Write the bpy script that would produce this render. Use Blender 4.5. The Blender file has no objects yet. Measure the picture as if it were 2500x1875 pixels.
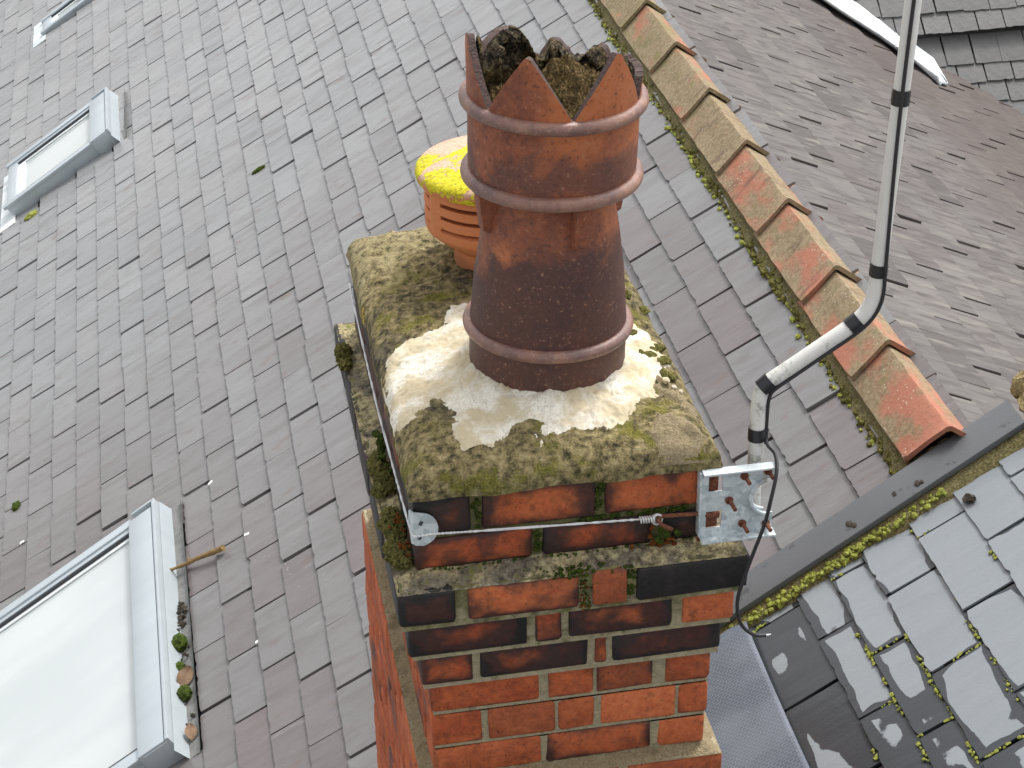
import bpy, bmesh, math, random
from mathutils import Vector, Matrix, Euler, noise
rnd = random.Random(7)
sin, cos, pi, rad = math.sin, math.cos, math.pi, math.radians
scene = bpy.context.scene
COL = scene.collection

# ------------------------------------------------------------------ camera
CAM = Vector((-0.36327, -3.08168, 2.20354))
YAW, PITCH, ROLL = 0.1728, 0.52540, 0.017787
F_PX = 5000.0 / 2500.0                      # focal length in picture widths
fwd = Vector((sin(YAW)*cos(PITCH), cos(YAW)*cos(PITCH), -sin(PITCH)))
rgt0 = Vector((cos(YAW), -sin(YAW), 0)); dwn0 = fwd.cross(rgt0)
RGT = cos(ROLL)*rgt0 + sin(ROLL)*dwn0
DWN = -sin(ROLL)*rgt0 + cos(ROLL)*dwn0
camd = bpy.data.cameras.new('camera'); camd.sensor_width = 36; camd.lens = 36*F_PX
camd.clip_start = 0.05; camd.clip_end = 2500
cam = bpy.data.objects.new('camera', camd); COL.objects.link(cam)
M = Matrix.Identity(4)
for i in range(3):
    M[i][0], M[i][1], M[i][2], M[i][3] = RGT[i], -DWN[i], -fwd[i], CAM[i]
cam.matrix_world = M
scene.camera = cam
scene.render.resolution_x, scene.render.resolution_y = 1024, 768

# ------------------------------------------------------------------ sky, sun, exposure
SUN_EL, SUN_AZ = rad(62), rad(46)          # azimuth clockwise from +Y
world = bpy.data.worlds.new('World'); scene.world = world; world.use_nodes = True
wt = world.node_tree; wt.nodes.clear()
sky = wt.nodes.new('ShaderNodeTexSky'); sky.sky_type = 'NISHITA'; sky.sun_disc = False
sky.sun_elevation = SUN_EL; sky.sun_rotation = SUN_AZ
sky.air_density = 1.0; sky.dust_density = 4.0; sky.ozone_density = 1.0
hs = wt.nodes.new('ShaderNodeHueSaturation'); hs.inputs['Saturation'].default_value = 0.12
bg = wt.nodes.new('ShaderNodeBackground'); bg.inputs['Strength'].default_value = 0.15
wo = wt.nodes.new('ShaderNodeOutputWorld')
wt.links.new(sky.outputs[0], hs.inputs['Color']); wt.links.new(hs.outputs[0], bg.inputs['Color'])
wt.links.new(bg.outputs[0], wo.inputs['Surface'])
sund = bpy.data.lights.new('sun', 'SUN'); sund.energy = 1.0; sund.angle = rad(11); sund.color = (1, .97, .93)
sun = bpy.data.objects.new('sun', sund); COL.objects.link(sun)
sdir = Vector((sin(SUN_AZ)*cos(SUN_EL), cos(SUN_AZ)*cos(SUN_EL), sin(SUN_EL)))
sun.rotation_euler = sdir.to_track_quat('Z', 'Y').to_euler()
sun.location = sdir*30
scene.view_settings.view_transform = 'Standard'; scene.view_settings.look = 'None'
scene.view_settings.exposure = 0.9; scene.view_settings.gamma = 1
scene.view_settings.use_curve_mapping = False

# ------------------------------------------------------------------ material helpers
class NT:
    def __init__(s, name):
        s.m = bpy.data.materials.new(name); s.m.use_nodes = True
        s.t = s.m.node_tree; s.t.nodes.clear()
        s.out = s.t.nodes.new('ShaderNodeOutputMaterial')
        s.b = s.t.nodes.new('ShaderNodeBsdfPrincipled')
        s.t.links.new(s.b.outputs[0], s.out.inputs[0])
    def put(s, sock, v):
        if isinstance(v, bpy.types.NodeSocket): s.t.links.new(v, sock)
        elif isinstance(v, (tuple, list)) and sock.type == 'RGBA': sock.default_value = (*v, 1) if len(v) == 3 else v
        else: sock.default_value = v
    def node(s, typ, **kw):
        n = s.t.nodes.new(typ)
        for k, v in kw.items(): setattr(n, k, v)
        return n
    def obj(s): return s.node('ShaderNodeTexCoord').outputs['Object']
    def gen(s): return s.node('ShaderNodeTexCoord').outputs['Generated']
    def pos(s): return s.node('ShaderNodeNewGeometry').outputs['Position']
    def orand(s): return s.node('ShaderNodeObjectInfo').outputs['Random']
    def attr(s, name, typ='GEOMETRY'):
        n = s.node('ShaderNodeAttribute', attribute_name=name, attribute_type=typ); return n.outputs['Fac']
    def map(s, v, scale=(1, 1, 1), loc=(0, 0, 0), rot=(0, 0, 0)):
        n = s.node('ShaderNodeMapping'); s.put(n.inputs[0], v)
        n.inputs['Scale'].default_value = scale; n.inputs['Rotation'].default_value = rot
        s.put(n.inputs['Location'], loc); return n.outputs[0]
    def noise(s, v, scale, detail=4, rough=.55, w=None, dist=0):
        n = s.node('ShaderNodeTexNoise', noise_dimensions='4D' if w is not None else '3D')
        s.put(n.inputs['Vector'], v); n.inputs['Scale'].default_value = scale
        n.inputs['Detail'].default_value = detail; n.inputs['Roughness'].default_value = rough
        n.inputs['Distortion'].default_value = dist
        if w is not None: s.put(n.inputs['W'], w)
        return n.outputs[0]
    def vor(s, v, scale, feat='F1', out=0, rand=1):
        n = s.node('ShaderNodeTexVoronoi', feature=feat); s.put(n.inputs['Vector'], v)
        n.inputs['Scale'].default_value = scale; n.inputs['Randomness'].default_value = rand
        return n.outputs[out]
    def math(s, op, a, b=None, c=None, clamp=False):
        n = s.node('ShaderNodeMath', operation=op, use_clamp=clamp); s.put(n.inputs[0], a)
        if b is not None: s.put(n.inputs[1], b)
        if c is not None: s.put(n.inputs[2], c)
        return n.outputs[0]
    def ss(s, v, lo, hi, a=0., b=1.):
        n = s.node('ShaderNodeMapRange', interpolation_type='SMOOTHSTEP'); s.put(n.inputs[0], v)
        s.put(n.inputs[1], lo); s.put(n.inputs[2], hi); s.put(n.inputs[3], a); s.put(n.inputs[4], b)
        return n.outputs[0]
    def mix(s, f, a, b, mode='MIX'):
        n = s.node('ShaderNodeMix', data_type='RGBA', blend_type=mode)
        s.put(n.inputs[0], f); s.put(n.inputs[6], a); s.put(n.inputs[7], b); return n.outputs[2]
    def ramp(s, f, stops, const=False):
        n = s.node('ShaderNodeValToRGB'); cr = n.color_ramp
        if const: cr.interpolation = 'CONSTANT'
        while len(cr.elements) < len(stops): cr.elements.new(.5)
        for e, (p, c) in zip(cr.elements, stops): e.position = p; e.color = (*c, 1)
        s.put(n.inputs[0], f); return n.outputs[0]
    def sep(s, v):
        n = s.node('ShaderNodeSeparateXYZ'); s.put(n.inputs[0], v); return n.outputs
    def bump(s, h, dist, strength=1.0, prev=None):
        n = s.node('ShaderNodeBump'); s.put(n.inputs['Height'], h); n.inputs['Distance'].default_value = dist
        s.put(n.inputs['Strength'], strength)
        if prev is not None: s.put(n.inputs['Normal'], prev)
        s.put(s.b.inputs['Normal'], n.outputs[0]); return n.outputs[0]
    def done(s, col=None, rough=None, metal=None, spec=None):
        if col is not None: s.put(s.b.inputs['Base Color'], col)
        if rough is not None: s.put(s.b.inputs['Roughness'], rough)
        if metal is not None: s.put(s.b.inputs['Metallic'], metal)
        if spec is not None: s.put(s.b.inputs['Specular IOR Level'], spec)
        return s.m

def plain(name, col, rough=.6, metal=0, var=.25, scale=25, bump=0.0):
    n = NT(name); o = n.obj(); f = n.noise(o, scale, 5)
    c = n.mix(f, tuple(max(0, x*(1-var)) for x in col), tuple(x*(1+var) for x in col))
    if bump: n.bump(n.noise(o, scale*4, 4), bump)
    return n.done(c, rough, metal)

# ---- slate
def slate_mat():
    n = NT('slate'); o = n.obj()
    r = n.math('FRACT', n.math('ADD', n.orand(), n.attr('rnd')))
    w = n.math('MULTIPLY', r, 57.0)
    base = n.ramp(r, [(0, (.155, .138, .135)), (.2, (.177, .161, .158)), (.38, (.140, .119, .117)), (.55, (.176, .166, .164)),
                      (.68, (.190, .186, .186)), (.8, (.158, .130, .129)), (.9, (.200, .202, .200)), (1, (.130, .108, .106))])
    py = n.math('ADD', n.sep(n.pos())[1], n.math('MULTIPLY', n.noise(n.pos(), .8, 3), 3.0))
    base = n.mix(n.ss(py, 3.2, 8.0, 0, .8), base, n.mix(r, (.272, .288, .292), (.335, .338, .338)))  # farther slates paler and cooler: own tone plus sky sheen put into colour
    st = n.noise(n.map(o, (5, 26, 10)), 1.0, 5, .6, w, .4)
    c = n.mix(n.ss(st, .42, .70, 0, .6), base, n.mix(.6, base, (.085, .062, .058)))
    st2 = n.noise(n.map(o, (7, 30, 10), (3, 1, 2)), 1.0, 4, .6, w)
    c = n.mix(n.ss(st2, .56, .78, 0, .5), c, (.29, .285, .275))
    st3 = n.noise(n.map(o, (9, 20, 10), (7, 2, 5)), 1.0, 4, .6, w)
    c = n.mix(n.ss(st3, .58, .72, 0, .55), c, (.14, .092, .07))
    tint = n.noise(n.pos(), .7, 2, .5)
    c = n.mix(n.ss(tint, .5, .75, 0, .3), c, (.21, .228, .232))
    sp = n.vor(o, 45, out=0); spn = n.noise(n.pos(), 2.2, 3)
    spots = n.math('MULTIPLY', n.math('LESS_THAN', sp, .11), n.ss(spn, .6, .72))
    c = n.mix(n.math('MULTIPLY', spots, .7), c, (.55, .54, .48))
    fine = n.noise(o, 260, 3, .6)
    c = n.mix(.22, c, n.ramp(fine, [(.25, (.12, .12, .12)), (.75, (.4, .4, .4))]), 'OVERLAY')
    h = n.math('ADD', n.math('MULTIPLY', st, 1.0), n.math('MULTIPLY', fine, .25))
    n.bump(h, .004, .45)
    return n.done(c, n.ss(st2, .3, .7, .26, .40), 0, .65)
def slate_right_mat():
    n = NT('slate_weathered'); o = n.obj()
    r = n.math('FRACT', n.math('ADD', n.orand(), n.attr('rnd')))
    w = n.math('MULTIPLY', r, 57.0)
    base = n.ramp(r, [(0, (.128, .115, .108)), (.25, (.155, .142, .133)), (.45, (.13, .112, .107)), (.6, (.172, .156, .145)), (.8, (.138, .126, .121)), (1, (.095, .083, .08))])
    st = n.noise(n.map(o, (5, 34, 10)), 1.0, 5, .6, w, .4)
    c = n.mix(n.ss(st, .42, .66, 0, .85), base, (.068, .055, .053))
    st2 = n.noise(n.map(o, (6, 30, 10), (3, 1, 2)), 1.0, 4, .6, w)
    c = n.mix(n.ss(st2, .55, .72, 0, .65), c, (.27, .245, .205))
    px = n.sep(n.pos())[0]; band = n.math('ADD', px, n.math('MULTIPLY', n.noise(n.pos(), 1.6, 3), .9))
    c = n.mix(n.ss(band, 2.7, 3.4, 0, .55), c, (.085, .06, .052))
    fine = n.noise(o, 260, 3, .6)
    c = n.mix(.25, c, n.ramp(fine, [(.25, (.12, .12, .12)), (.75, (.4, .4, .4))]), 'OVERLAY')
    n.bump(n.math('ADD', st, n.math('MULTIPLY', fine, .3)), .004, .5)
    return n.done(c, .68, 0, .4)
def slate_wet_mat():
    n = NT('slate_damp'); o = n.obj(); xyz = n.sep(o)
    r = n.math('FRACT', n.math('ADD', n.orand(), n.attr('rnd'))); w = n.math('MULTIPLY', r, 91.0)
    dry = n.attr('dry', 'OBJECT'); ex = n.attr('expo', 'OBJECT')
    # distance to the nearest exposed edge, in metres
    dx = n.math('MINIMUM', n.math('SUBTRACT', xyz[0], 0.004), n.math('SUBTRACT', ex, xyz[0]))
    dy = n.math('SUBTRACT', .144, n.math('ABSOLUTE', xyz[1]))
    de = n.math('MINIMUM', dx, dy)
    big = n.noise(n.map(o, (7, 5, 7)), 1.0, 2, .45, w, .2)
    sm = n.noise(o, 38, 5, .65, w)
    v = n.math('ADD', n.math('MULTIPLY', n.math('SUBTRACT', big, .5), .20), n.math('MULTIPLY', n.math('SUBTRACT', sm, .5), .014))
    v = n.math('ADD', v, n.math('MULTIPLY', n.math('SUBTRACT', dry, .52), .115))
    v = n.math('ADD', v, n.math('MINIMUM', n.math('MULTIPLY', n.math('SUBTRACT', de, .012), 2.0), .026))
    m = n.ss(v, -.0012, .0012)
    st = n.noise(n.map(o, (6, 30, 10)), 1.0, 5, .6, w)
    cd = n.mix(st, (.225, .25, .27), (.285, .31, .328))
    cw = n.mix(st, (.030, .034, .038), (.058, .064, .070))
    fine = n.noise(o, 200, 4, .6)
    c = n.mix(m, cw, cd)
    c = n.mix(.2, c, n.ramp(fine, [(.25, (.15, .15, .15)), (.75, (.4, .4, .4))]), 'OVERLAY')
    n.bump(n.math('ADD', st, n.math('MULTIPLY', fine, .3)), .0025, .4)
    return n.done(c, n.ss(m, 0, 1, .24, .38), 0, .55)
# ---- brick
def brick_mat():
    n = NT('brick'); o = n.obj(); g = n.sep(n.gen())
    r = n.orand(); w = n.math('MULTIPLY', r, 43.0)
    soot = n.attr('soot', 'OBJECT'); tone = n.attr('tone', 'OBJECT')
    n1 = n.noise(o, 22, 4, .55, w); n2 = n.noise(o, 9, 3, .5, w, .5); n3 = n.noise(o, 85, 5, .7, w); n5 = n.noise(o, 38, 5, .7, w)
    red = n.mix(n.ss(n1, .35, .7), (.46, .090, .030), (.60, .150, .050))
    red = n.mix(tone, red, n.mix(n1, (.60, .16, .05), (.70, .235, .092)))
    red = n.mix(n.ss(n.math('FRACT', n.math('MULTIPLY', r, 7.31)), .45, 1, 0, .35), red, (.22, .055, .028))
    red = n.mix(n.ss(n5, .54, .68, 0, .45), red, (.18, .045, .024))
    dk = n.mix(n.ss(n2, .3, .7), (.052, .022, .018), (.115, .036, .025))
    ex = n.math('ABSOLUTE', n.math('SUBTRACT', g[0], .5)); ez = n.math('ABSOLUTE', n.math('SUBTRACT', g[2], .52))
    ed = n.math('MAXIMUM', n.math('POWER', n.math('MULTIPLY', ex, 2), 4), n.math('POWER', n.math('MULTIPLY', ez, 2), 3))
    v = n.math('ADD', n.math('MULTIPLY', n.math('SUBTRACT', n2, .5), 2.6), n.math('MULTIPLY', ed, n.ss(soot, .1, .45, .3, .85)))
    v = n.math('ADD', v, n.math('MULTIPLY', n.math('SUBTRACT', n1, .5), .8))
    v = n.math('ADD', v, n.math('SUBTRACT', n.math('MULTIPLY', soot, 1.9), 1.0))
    m = n.ss(v, -.22, .42)
    c = n.mix(m, red, dk)
    blk = n.ss(n.math('ADD', v, n.math('MULTIPLY', n1, .4)), .75, 1.2)
    c = n.mix(blk, c, (.016, .014, .014))
    pit = n.math('LESS_THAN', n.vor(o, 85, out=0), .14)
    c = n.mix(n.math('MULTIPLY', pit, .6), c, (.05, .025, .02))
    c = n.mix(.6, c, n.ramp(n3, [(.32, (.10, .10, .10)), (.72, (.55, .55, .55))]), 'OVERLAY')
    gr = n.math('MULTIPLY', n.ss(n.noise(o, 15, 5, .6, w), .44, .64), n.ss(soot, .22, .5, 0, .8))
    c = n.mix(gr, c, (.03, .022, .02))
    # pale mortar smears and lichen dots
    sm = n.math('MULTIPLY', n.ss(n.noise(o, 60, 5, .7, w), .68, .74), .5)
    c = n.mix(sm, c, (.36, .28, .2))
    n.bump(n.math('ADD', n.math('MULTIPLY', n3, .9), n.math('SUBTRACT', n5, n.math('MULTIPLY', pit, .3))), .004, .7)
    return n.done(c, n.ss(m, 0, 1, .8, .55), 0, .4)
def mortar_mat():
    n = NT('mortar'); p = n.pos(); z = n.sep(p)[2]
    n1 = n.noise(p, 18, 4); n2 = n.noise(p, 75, 5, .7); n3 = n.noise(p, 40, 5, .65)
    c = n.mix(n1, (.42, .36, .225), (.53, .465, .31))
    g = n.ss(n.math('ADD', n.math('MULTIPLY', z, 2.2), n.math('MULTIPLY', n3, 1.1)), .12, .55)
    c = n.mix(n.math('MULTIPLY', g, .8), c, n.ramp(n1, [(.3, (.05, .045, .03)), (.5, (.12, .13, .03)), (.65, (.2, .2, .05)), (.8, (.07, .06, .04))]))
    c = n.mix(.5, c, n.ramp(n2, [(.3, (.10, .10, .10)), (.75, (.5, .5, .5))]), 'OVERLAY')
    c = n.mix(n.ss(n3, .56, .68, 0, .5), c, (.12, .115, .05))
    n.bump(n.math('ADD', n2, n3), .007, .9)
    return n.done(c, .9, 0, .3)
def flaunch_mat():
    n = NT('flaunching'); p = n.pos(); z = n.sep(p)
    n1 = n.noise(p, 7, 5, .6, None, .3); n2 = n.noise(p, 55, 6, .7); n3 = n.noise(p, 230, 4, .65); n4 = n.noise(n.map(p, (1, 1, 1), (5, 3, 1)), 13, 5, .65)
    c = n.ramp(n2, [(.34, (.036, .030, .018)), (.45, (.17, .138, .066)), (.55, (.35, .285, .135)), (.70, (.56, .47, .27))])
    c = n.mix(n.ss(n1, .50, .68, 0, .7), c, n.ramp(n2, [(.35, (.025, .024, .024)), (.55, (.08, .07, .055)), (.7, (.19, .16, .11))]))
    c = n.mix(n.ss(n4, .52, .64, 0, .75), c, n.ramp(n3, [(.35, (.09, .088, .014)), (.6, (.27, .25, .035)), (.75, (.42, .38, .10))]))
    # pale lichen crust on the far corner
    far = n.math('ADD', z[1], n.math('SUBTRACT', n.math('MULTIPLY', n4, .5), n.math('MULTIPLY', z[0], .5)))
    c = n.mix(n.ss(far, .95, 1.06, 0, .75), c, n.ramp(n2, [(.36, (.1, .085, .05)), (.47, (.42, .35, .19)), (.7, (.55, .47, .28))]))
    yl = n.math('MULTIPLY', n.ss(n.noise(p, 11, 2), .7, .74), n.ss(n2, .4, .5))
    c = n.mix(yl, c, (.62, .46, .05))
    n.bump(n.math('ADD', n.math('MULTIPLY', n2, 1.2), n.math('MULTIPLY', n3, .6)), .012, 1.0)
    return n.done(c, .95, 0, .25)
def ledge_mat():
    n = NT('ledge_mortar'); p = n.pos()
    n1 = n.noise(p, 9, 4, .6); n2 = n.noise(p, 75, 6, .7); n3 = n.noise(p, 230, 4, .65); cells = n.vor(p, 110, out=0)
    c = n.ramp(n2, [(.32, (.07, .058, .04)), (.45, (.26, .21, .12)), (.58, (.50, .43, .24)), (.75, (.6, .53, .32))])
    c = n.mix(n.ss(n1, .47, .6, 0, .85), c, n.ramp(n2, [(.35, (.04, .035, .03)), (.55, (.16, .14, .11)), (.72, (.27, .24, .2))]))
    c = n.mix(n.math('MULTIPLY', n.math('LESS_THAN', cells, .2), .6), c, (.05, .04, .03))
    c = n.mix(n.math('MULTIPLY', n.ss(n.noise(p, 16, 3), .62, .7), n.ss(n2, .45, .6)), c, (.16, .17, .03))
    n.bump(n.math('ADD', n2, n.math('MULTIPLY', n3, .5)), .006, .9)
    return n.done(c, .95, 0, .25)
def fresh_mat():
    n = NT('fresh_mortar'); p = n.pos()
    n1 = n.noise(p, 14, 4, .6); n2 = n.noise(p, 48, 6, .7, None, 1.2); n3 = n.noise(p, 200, 3, .6)
    c = n.mix(n.ss(n1, .42, .6), (.58, .495, .335), (.80, .755, .65))
    cr = n.ss(n.math('ABSOLUTE', n.math('SUBTRACT', n2, .5)), 0, .016)
    c = n.mix(n.math('MULTIPLY', n.math('SUBTRACT', 1, cr), n.ss(n1, .4, .6)), c, (.33, .27, .17))
    n.bump(n.math('ADD', n2, n.math('MULTIPLY', n3, .25)), .008, .6)
    return n.done(c, .9, 0, .3)
# ---- terracotta
def pot_mat():
    n = NT('pot_terracotta'); o = n.obj(); z = n.sep(o)
    n1 = n.noise(o, 6.5, 4, .55, None, .4); n2 = n.noise(o, 120, 5, .75); n3 = n.noise(o, 26, 5, .65); n4 = n.noise(n.map(o, (1, 1, .6), (2, 7, 4)), 4.6, 3, .5)
    c = n.mix(n.ss(n3, .35, .65), (.185, .052, .026), (.29, .088, .040))
    c = n.mix(n.ss(n4, .47, .62, 0, .9), c, n.mix(n3, (.42, .115, .036), (.54, .175, .058)))
    # fired dark bloom in the lower shaft
    lo = n.math('ADD', z[2], n.math('MULTIPLY', n.math('SUBTRACT', n1, .5), .42))
    c = n.mix(n.ss(lo, .25, .34, .92, 0), c, n.mix(n3, (.032, .022, .024), (.095, .036, .028)))
    mid = n.ss(n.math('ABSOLUTE', n.math('SUBTRACT', lo, .445)), .02, .07, .7, 0)
    c = n.mix(mid, c, (.10, .048, .042))
    spk = n.ss(n2, .56, .68)
    c = n.mix(n.math('MULTIPLY', spk, n.ss(n3, .4, .6, .3, .8)), c, (.42, .23, .14))
    c = n.mix(n.ss(n2, .34, .46, .75, 0), c, (.05, .022, .018))
    n.bump(n.math('ADD', n.math('MULTIPLY', n2, .5), n3), .0022, .6)
    return n.done(c, .55, 0, .5)
def bead_mat():
    n = NT('pot_bead'); o = n.obj()
    n2 = n.noise(o, 130, 5, .75); n3 = n.noise(o, 20, 5, .6)
    c = n.mix(n.ss(n3, .35, .68), (.20, .105, .085), (.33, .17, .12))
    c = n.mix(n.ss(n.noise(o, 7, 3), .5, .65, 0, .6), c, (.10, .065, .068))
    c = n.mix(n.ss(n2, .55, .68, 0, .55), c, (.46, .32, .25)); c = n.mix(n.ss(n2, .36, .46, .4, 0), c, (.08, .045, .04))
    n.bump(n.math('ADD', n2, n3), .0016, .6)
    return n.done(c, .38, 0, .6)
def cowl_mat(lichen=False):
    n = NT('cowl_terracotta' + ('_lichen' if lichen else '')); o = n.obj()
    n2 = n.noise(o, 210, 3, .6); n3 = n.noise(o, 14, 4, .6)
    c = n.mix(n3, (.56, .185, .07), (.66, .245, .10))
    c = n.mix(n.ss(n2, .62, .7, 0, .35), c, (.25, .1, .05))
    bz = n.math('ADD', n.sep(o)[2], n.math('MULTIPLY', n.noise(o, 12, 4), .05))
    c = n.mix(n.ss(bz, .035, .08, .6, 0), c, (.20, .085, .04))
    h = n2
    if lichen:
        z = n.sep(o)[2]
        top = n.ss(z, .205, .225)
        c = n.mix(n.math('MULTIPLY', top, n.ss(n3, .3, .6, .5, .9)), c, (.60, .43, .32))
        c = n.mix(n.math('MULTIPLY', n.math('MULTIPLY', top, n.ss(n2, .56, .6)), .6), c, (.25, .13, .08))
        lm = n.noise(n.map(o, (1, 1, 1), (4.3, 1.7, .2)), 9, 4, .62, None, .5); lf = n.noise(o, 120, 5, .7)
        m = n.math('MULTIPLY', n.ss(n.math('ADD', lm, n.math('MULTIPLY', lf, .35)), .685, .705), n.ss(z, .14, .21))
        c = n.mix(m, c, n.ramp(lf, [(.3, (.28, .24, .0)), (.5, (.66, .58, .01)), (.7, (.82, .76, .05))]))
        h = n.math('ADD', n2, n.math('MULTIPLY', m, n.math('MULTIPLY', lf, 5)))
    n.bump(h, .003, .6)
    return n.done(c, .75, 0, .35)
def tar_mat():
    n = NT('tar_deposit'); o = n.obj()
    n1 = n.noise(o, 12, 4, .6); n2 = n.noise(o, 70, 7, .78, None, .15)
    c = n.ramp(n2, [(.40, (.010, .008, .006)), (.49, (.07, .055, .035)), (.57, (.22, .175, .11)), (.68, (.42, .35, .24))])
    c = n.mix(n.ss(n1, .46, .6, 0, .85), c, n.ramp(n2, [(.40, (.02, .014, .006)), (.50, (.15, .10, .035)), (.64, (.40, .29, .12))]))
    n.bump(n2, .02, 1.0)
    return n.done(c, .95, 0, .2)
def ridge_mat():
    n = NT('ridge_terracotta'); o = n.obj(); r = n.orand(); w = n.math('MULTIPLY', r, 37.)
    n1 = n.noise(n.map(o, (1, .6, 1)), 8, 4, .6, w); n2 = n.noise(o, 75, 5, .65); n3 = n.noise(n.map(o, (5, 16, 5)), 1, 5, .6, w)
    red = n.mix(n2, (.33, .115, .07), (.46, .21, .14))
    buff = n.mix(n.ss(n2, .3, .7), (.20, .15, .085), (.32, .25, .155))
    k = n.math('ADD', n1, n.math('MULTIPLY', n.math('SUBTRACT', r, .5), .16))
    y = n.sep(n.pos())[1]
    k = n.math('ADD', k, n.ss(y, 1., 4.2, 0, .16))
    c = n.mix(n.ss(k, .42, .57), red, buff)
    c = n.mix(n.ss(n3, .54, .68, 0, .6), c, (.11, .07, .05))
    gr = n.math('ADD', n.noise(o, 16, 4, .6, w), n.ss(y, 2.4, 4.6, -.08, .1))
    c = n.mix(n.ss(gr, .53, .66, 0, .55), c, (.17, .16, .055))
    sp = n.math('MULTIPLY', n.math('LESS_THAN', n.vor(o, 75, out=0), .16), n.ss(n.noise(o, 9, 2, .5, w), .54, .6))
    c = n.mix(n.math('MULTIPLY', sp, .8), c, (.6, .56, .42))
    n.bump(n.math('ADD', n2, n1), .004, .7)
    return n.done(c, .85, 0, .3)
def moss_mat(name, a, b, cc):
    n = NT(name); o = n.pos()
    n2 = n.noise(o, 190, 5, .7); n1 = n.noise(o, 22, 3, .6)
    c = n.ramp(n2, [(.32, a), (.52, b), (.7, cc)])
    c = n.mix(n.ss(n1, .5, .66, 0, .55), c, tuple(x*.45 for x in b))
    n.bump(n2, .008, 1.0)
    return n.done(c, .95, 0, .2)
def galv_mat():
    n = NT('galvanised_steel'); o = n.obj()
    v = n.node('ShaderNodeTexVoronoi'); n.put(v.inputs['Vector'], n.map(o, (1, 1, 1), (.3, .2, .1))); v.inputs['Scale'].default_value = 95
    g = n.sep(v.outputs['Color'])[0]
    c = n.mix(g, (.40, .46, .48), (.66, .72, .74))
    st = n.noise(n.map(o, (30, 30, 7)), 1, 4, .6)
    c = n.mix(n.ss(st, .58, .72, 0, .5), c, (.27, .2, .1))
    return n.done(c, n.ss(g, 0, 1, .45, .62), .1, .4)
def rust_mat():
    n = NT('rust'); o = n.obj(); n1 = n.noise(o, 130, 5, .65)
    n.bump(n1, .002, .8)
    return n.done(n.ramp(n1, [(.3, (.07, .025, .016)), (.55, (.19, .062, .03)), (.75, (.33, .14, .07))]), .8, .1)
def mast_mat():
    n = NT('mast_paint'); o = n.pos(); z = n.sep(o)
    n1 = n.noise(n.map(o, (40, 40, 5)), 1, 4, .6); n2 = n.noise(o, 150, 5, .7)
    c = n.mix(n1, (.60, .59, .55), (.78, .77, .74))
    g = n.math('MULTIPLY', n.ss(n.noise(o, 26, 4, .65), .5, .62), n.ss(z[2], .25, .62, .55, .05))
    c = n.mix(n.math('MULTIPLY', g, n.ss(n2, .42, .55)), c, (.1, .095, .05))
    n.bump(n2, .0006, .5)
    return n.done(c, .55, 0, .45)
def lead_embossed_mat():
    n = NT('embossed_flashing'); o = n.obj()
    br = n.node('ShaderNodeTexBrick'); n.put(br.inputs['Vector'], n.map(o, (1, 1, 1), (0, 0, 0), (0, 0, 0)))
    br.inputs['Scale'].default_value = 1.0; br.inputs['Brick Width'].default_value = .0125; br.inputs['Row Height'].default_value = .0085
    br.inputs['Mortar Size'].default_value = .0013; br.inputs['Mortar Smooth'].default_value = .6; br.inputs['Bias'].default_value = 0
    n1 = n.noise(o, 7, 4); n2 = n.noise(o, 120, 4)
    c = n.mix(n.ss(n1, .35, .65), (.105, .12, .155), (.165, .185, .225))
    c = n.mix(n.math('MULTIPLY', br.outputs['Fac'], .55), c, (.24, .265, .30))
    n.bump(n.math('ADD', n.math('MULTIPLY', br.outputs['Fac'], 1.0), n.math('MULTIPLY', n2, .15)), .003, .8)
    return n.done(c, .55, 0, .35)
def lead_white_mat():
    n = NT('pale_lead'); o = n.obj(); n1 = n.noise(n.map(o, (3, 9, 3)), 1, 5, .6)
    c = n.mix(n.ss(n1, .42, .62), (.60, .66, .68), (.85, .87, .87)); n.bump(n.noise(o, 30, 4), .01, .5)
    return n.done(c, .5, .1)
def verge_mat():
    n = NT('verge_capping'); o = n.obj(); n1 = n.noise(n.map(o, (3, 10, 3)), 1, 5, .6); n2 = n.noise(o, 150, 4, .6)
    c = n.mix(n1, (.075, .079, .085), (.12, .124, .13))
    wet = n.ss(n.noise(o, 17, 5, .65), .62, .66)
    c = n.mix(n.math('MULTIPLY', wet, .8), c, (.05, .05, .052))
    n.bump(n2, .001, .5)
    return n.done(c, .5, 0, .5)
def alu_mat():
    n = NT('window_cladding'); o = n.obj(); n1 = n.noise(n.map(o, (2, 14, 3)), 1, 4, .6)
    c = n.mix(n1, (.40, .45, .48), (.52, .57, .595))
    d = n.math('MULTIPLY', n.math('LESS_THAN', n.vor(o, 60, out=0), .06), .6)
    c = n.mix(d, c, (.8, .82, .82))
    return n.done(c, .38, .3, .5)
def glass_mat():
    n = NT('window_glass'); o = n.obj()
    n1 = n.noise(n.map(o, (1.2, 3, 1)), 1, 3)
    c = n.mix(n.ss(n1, .35, .7), (.47, .505, .505), (.54, .57, .57))
    m = n.done(c, .07, 0, .8); n.b.inputs['Coat Weight'].default_value = .3
    return m
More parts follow.
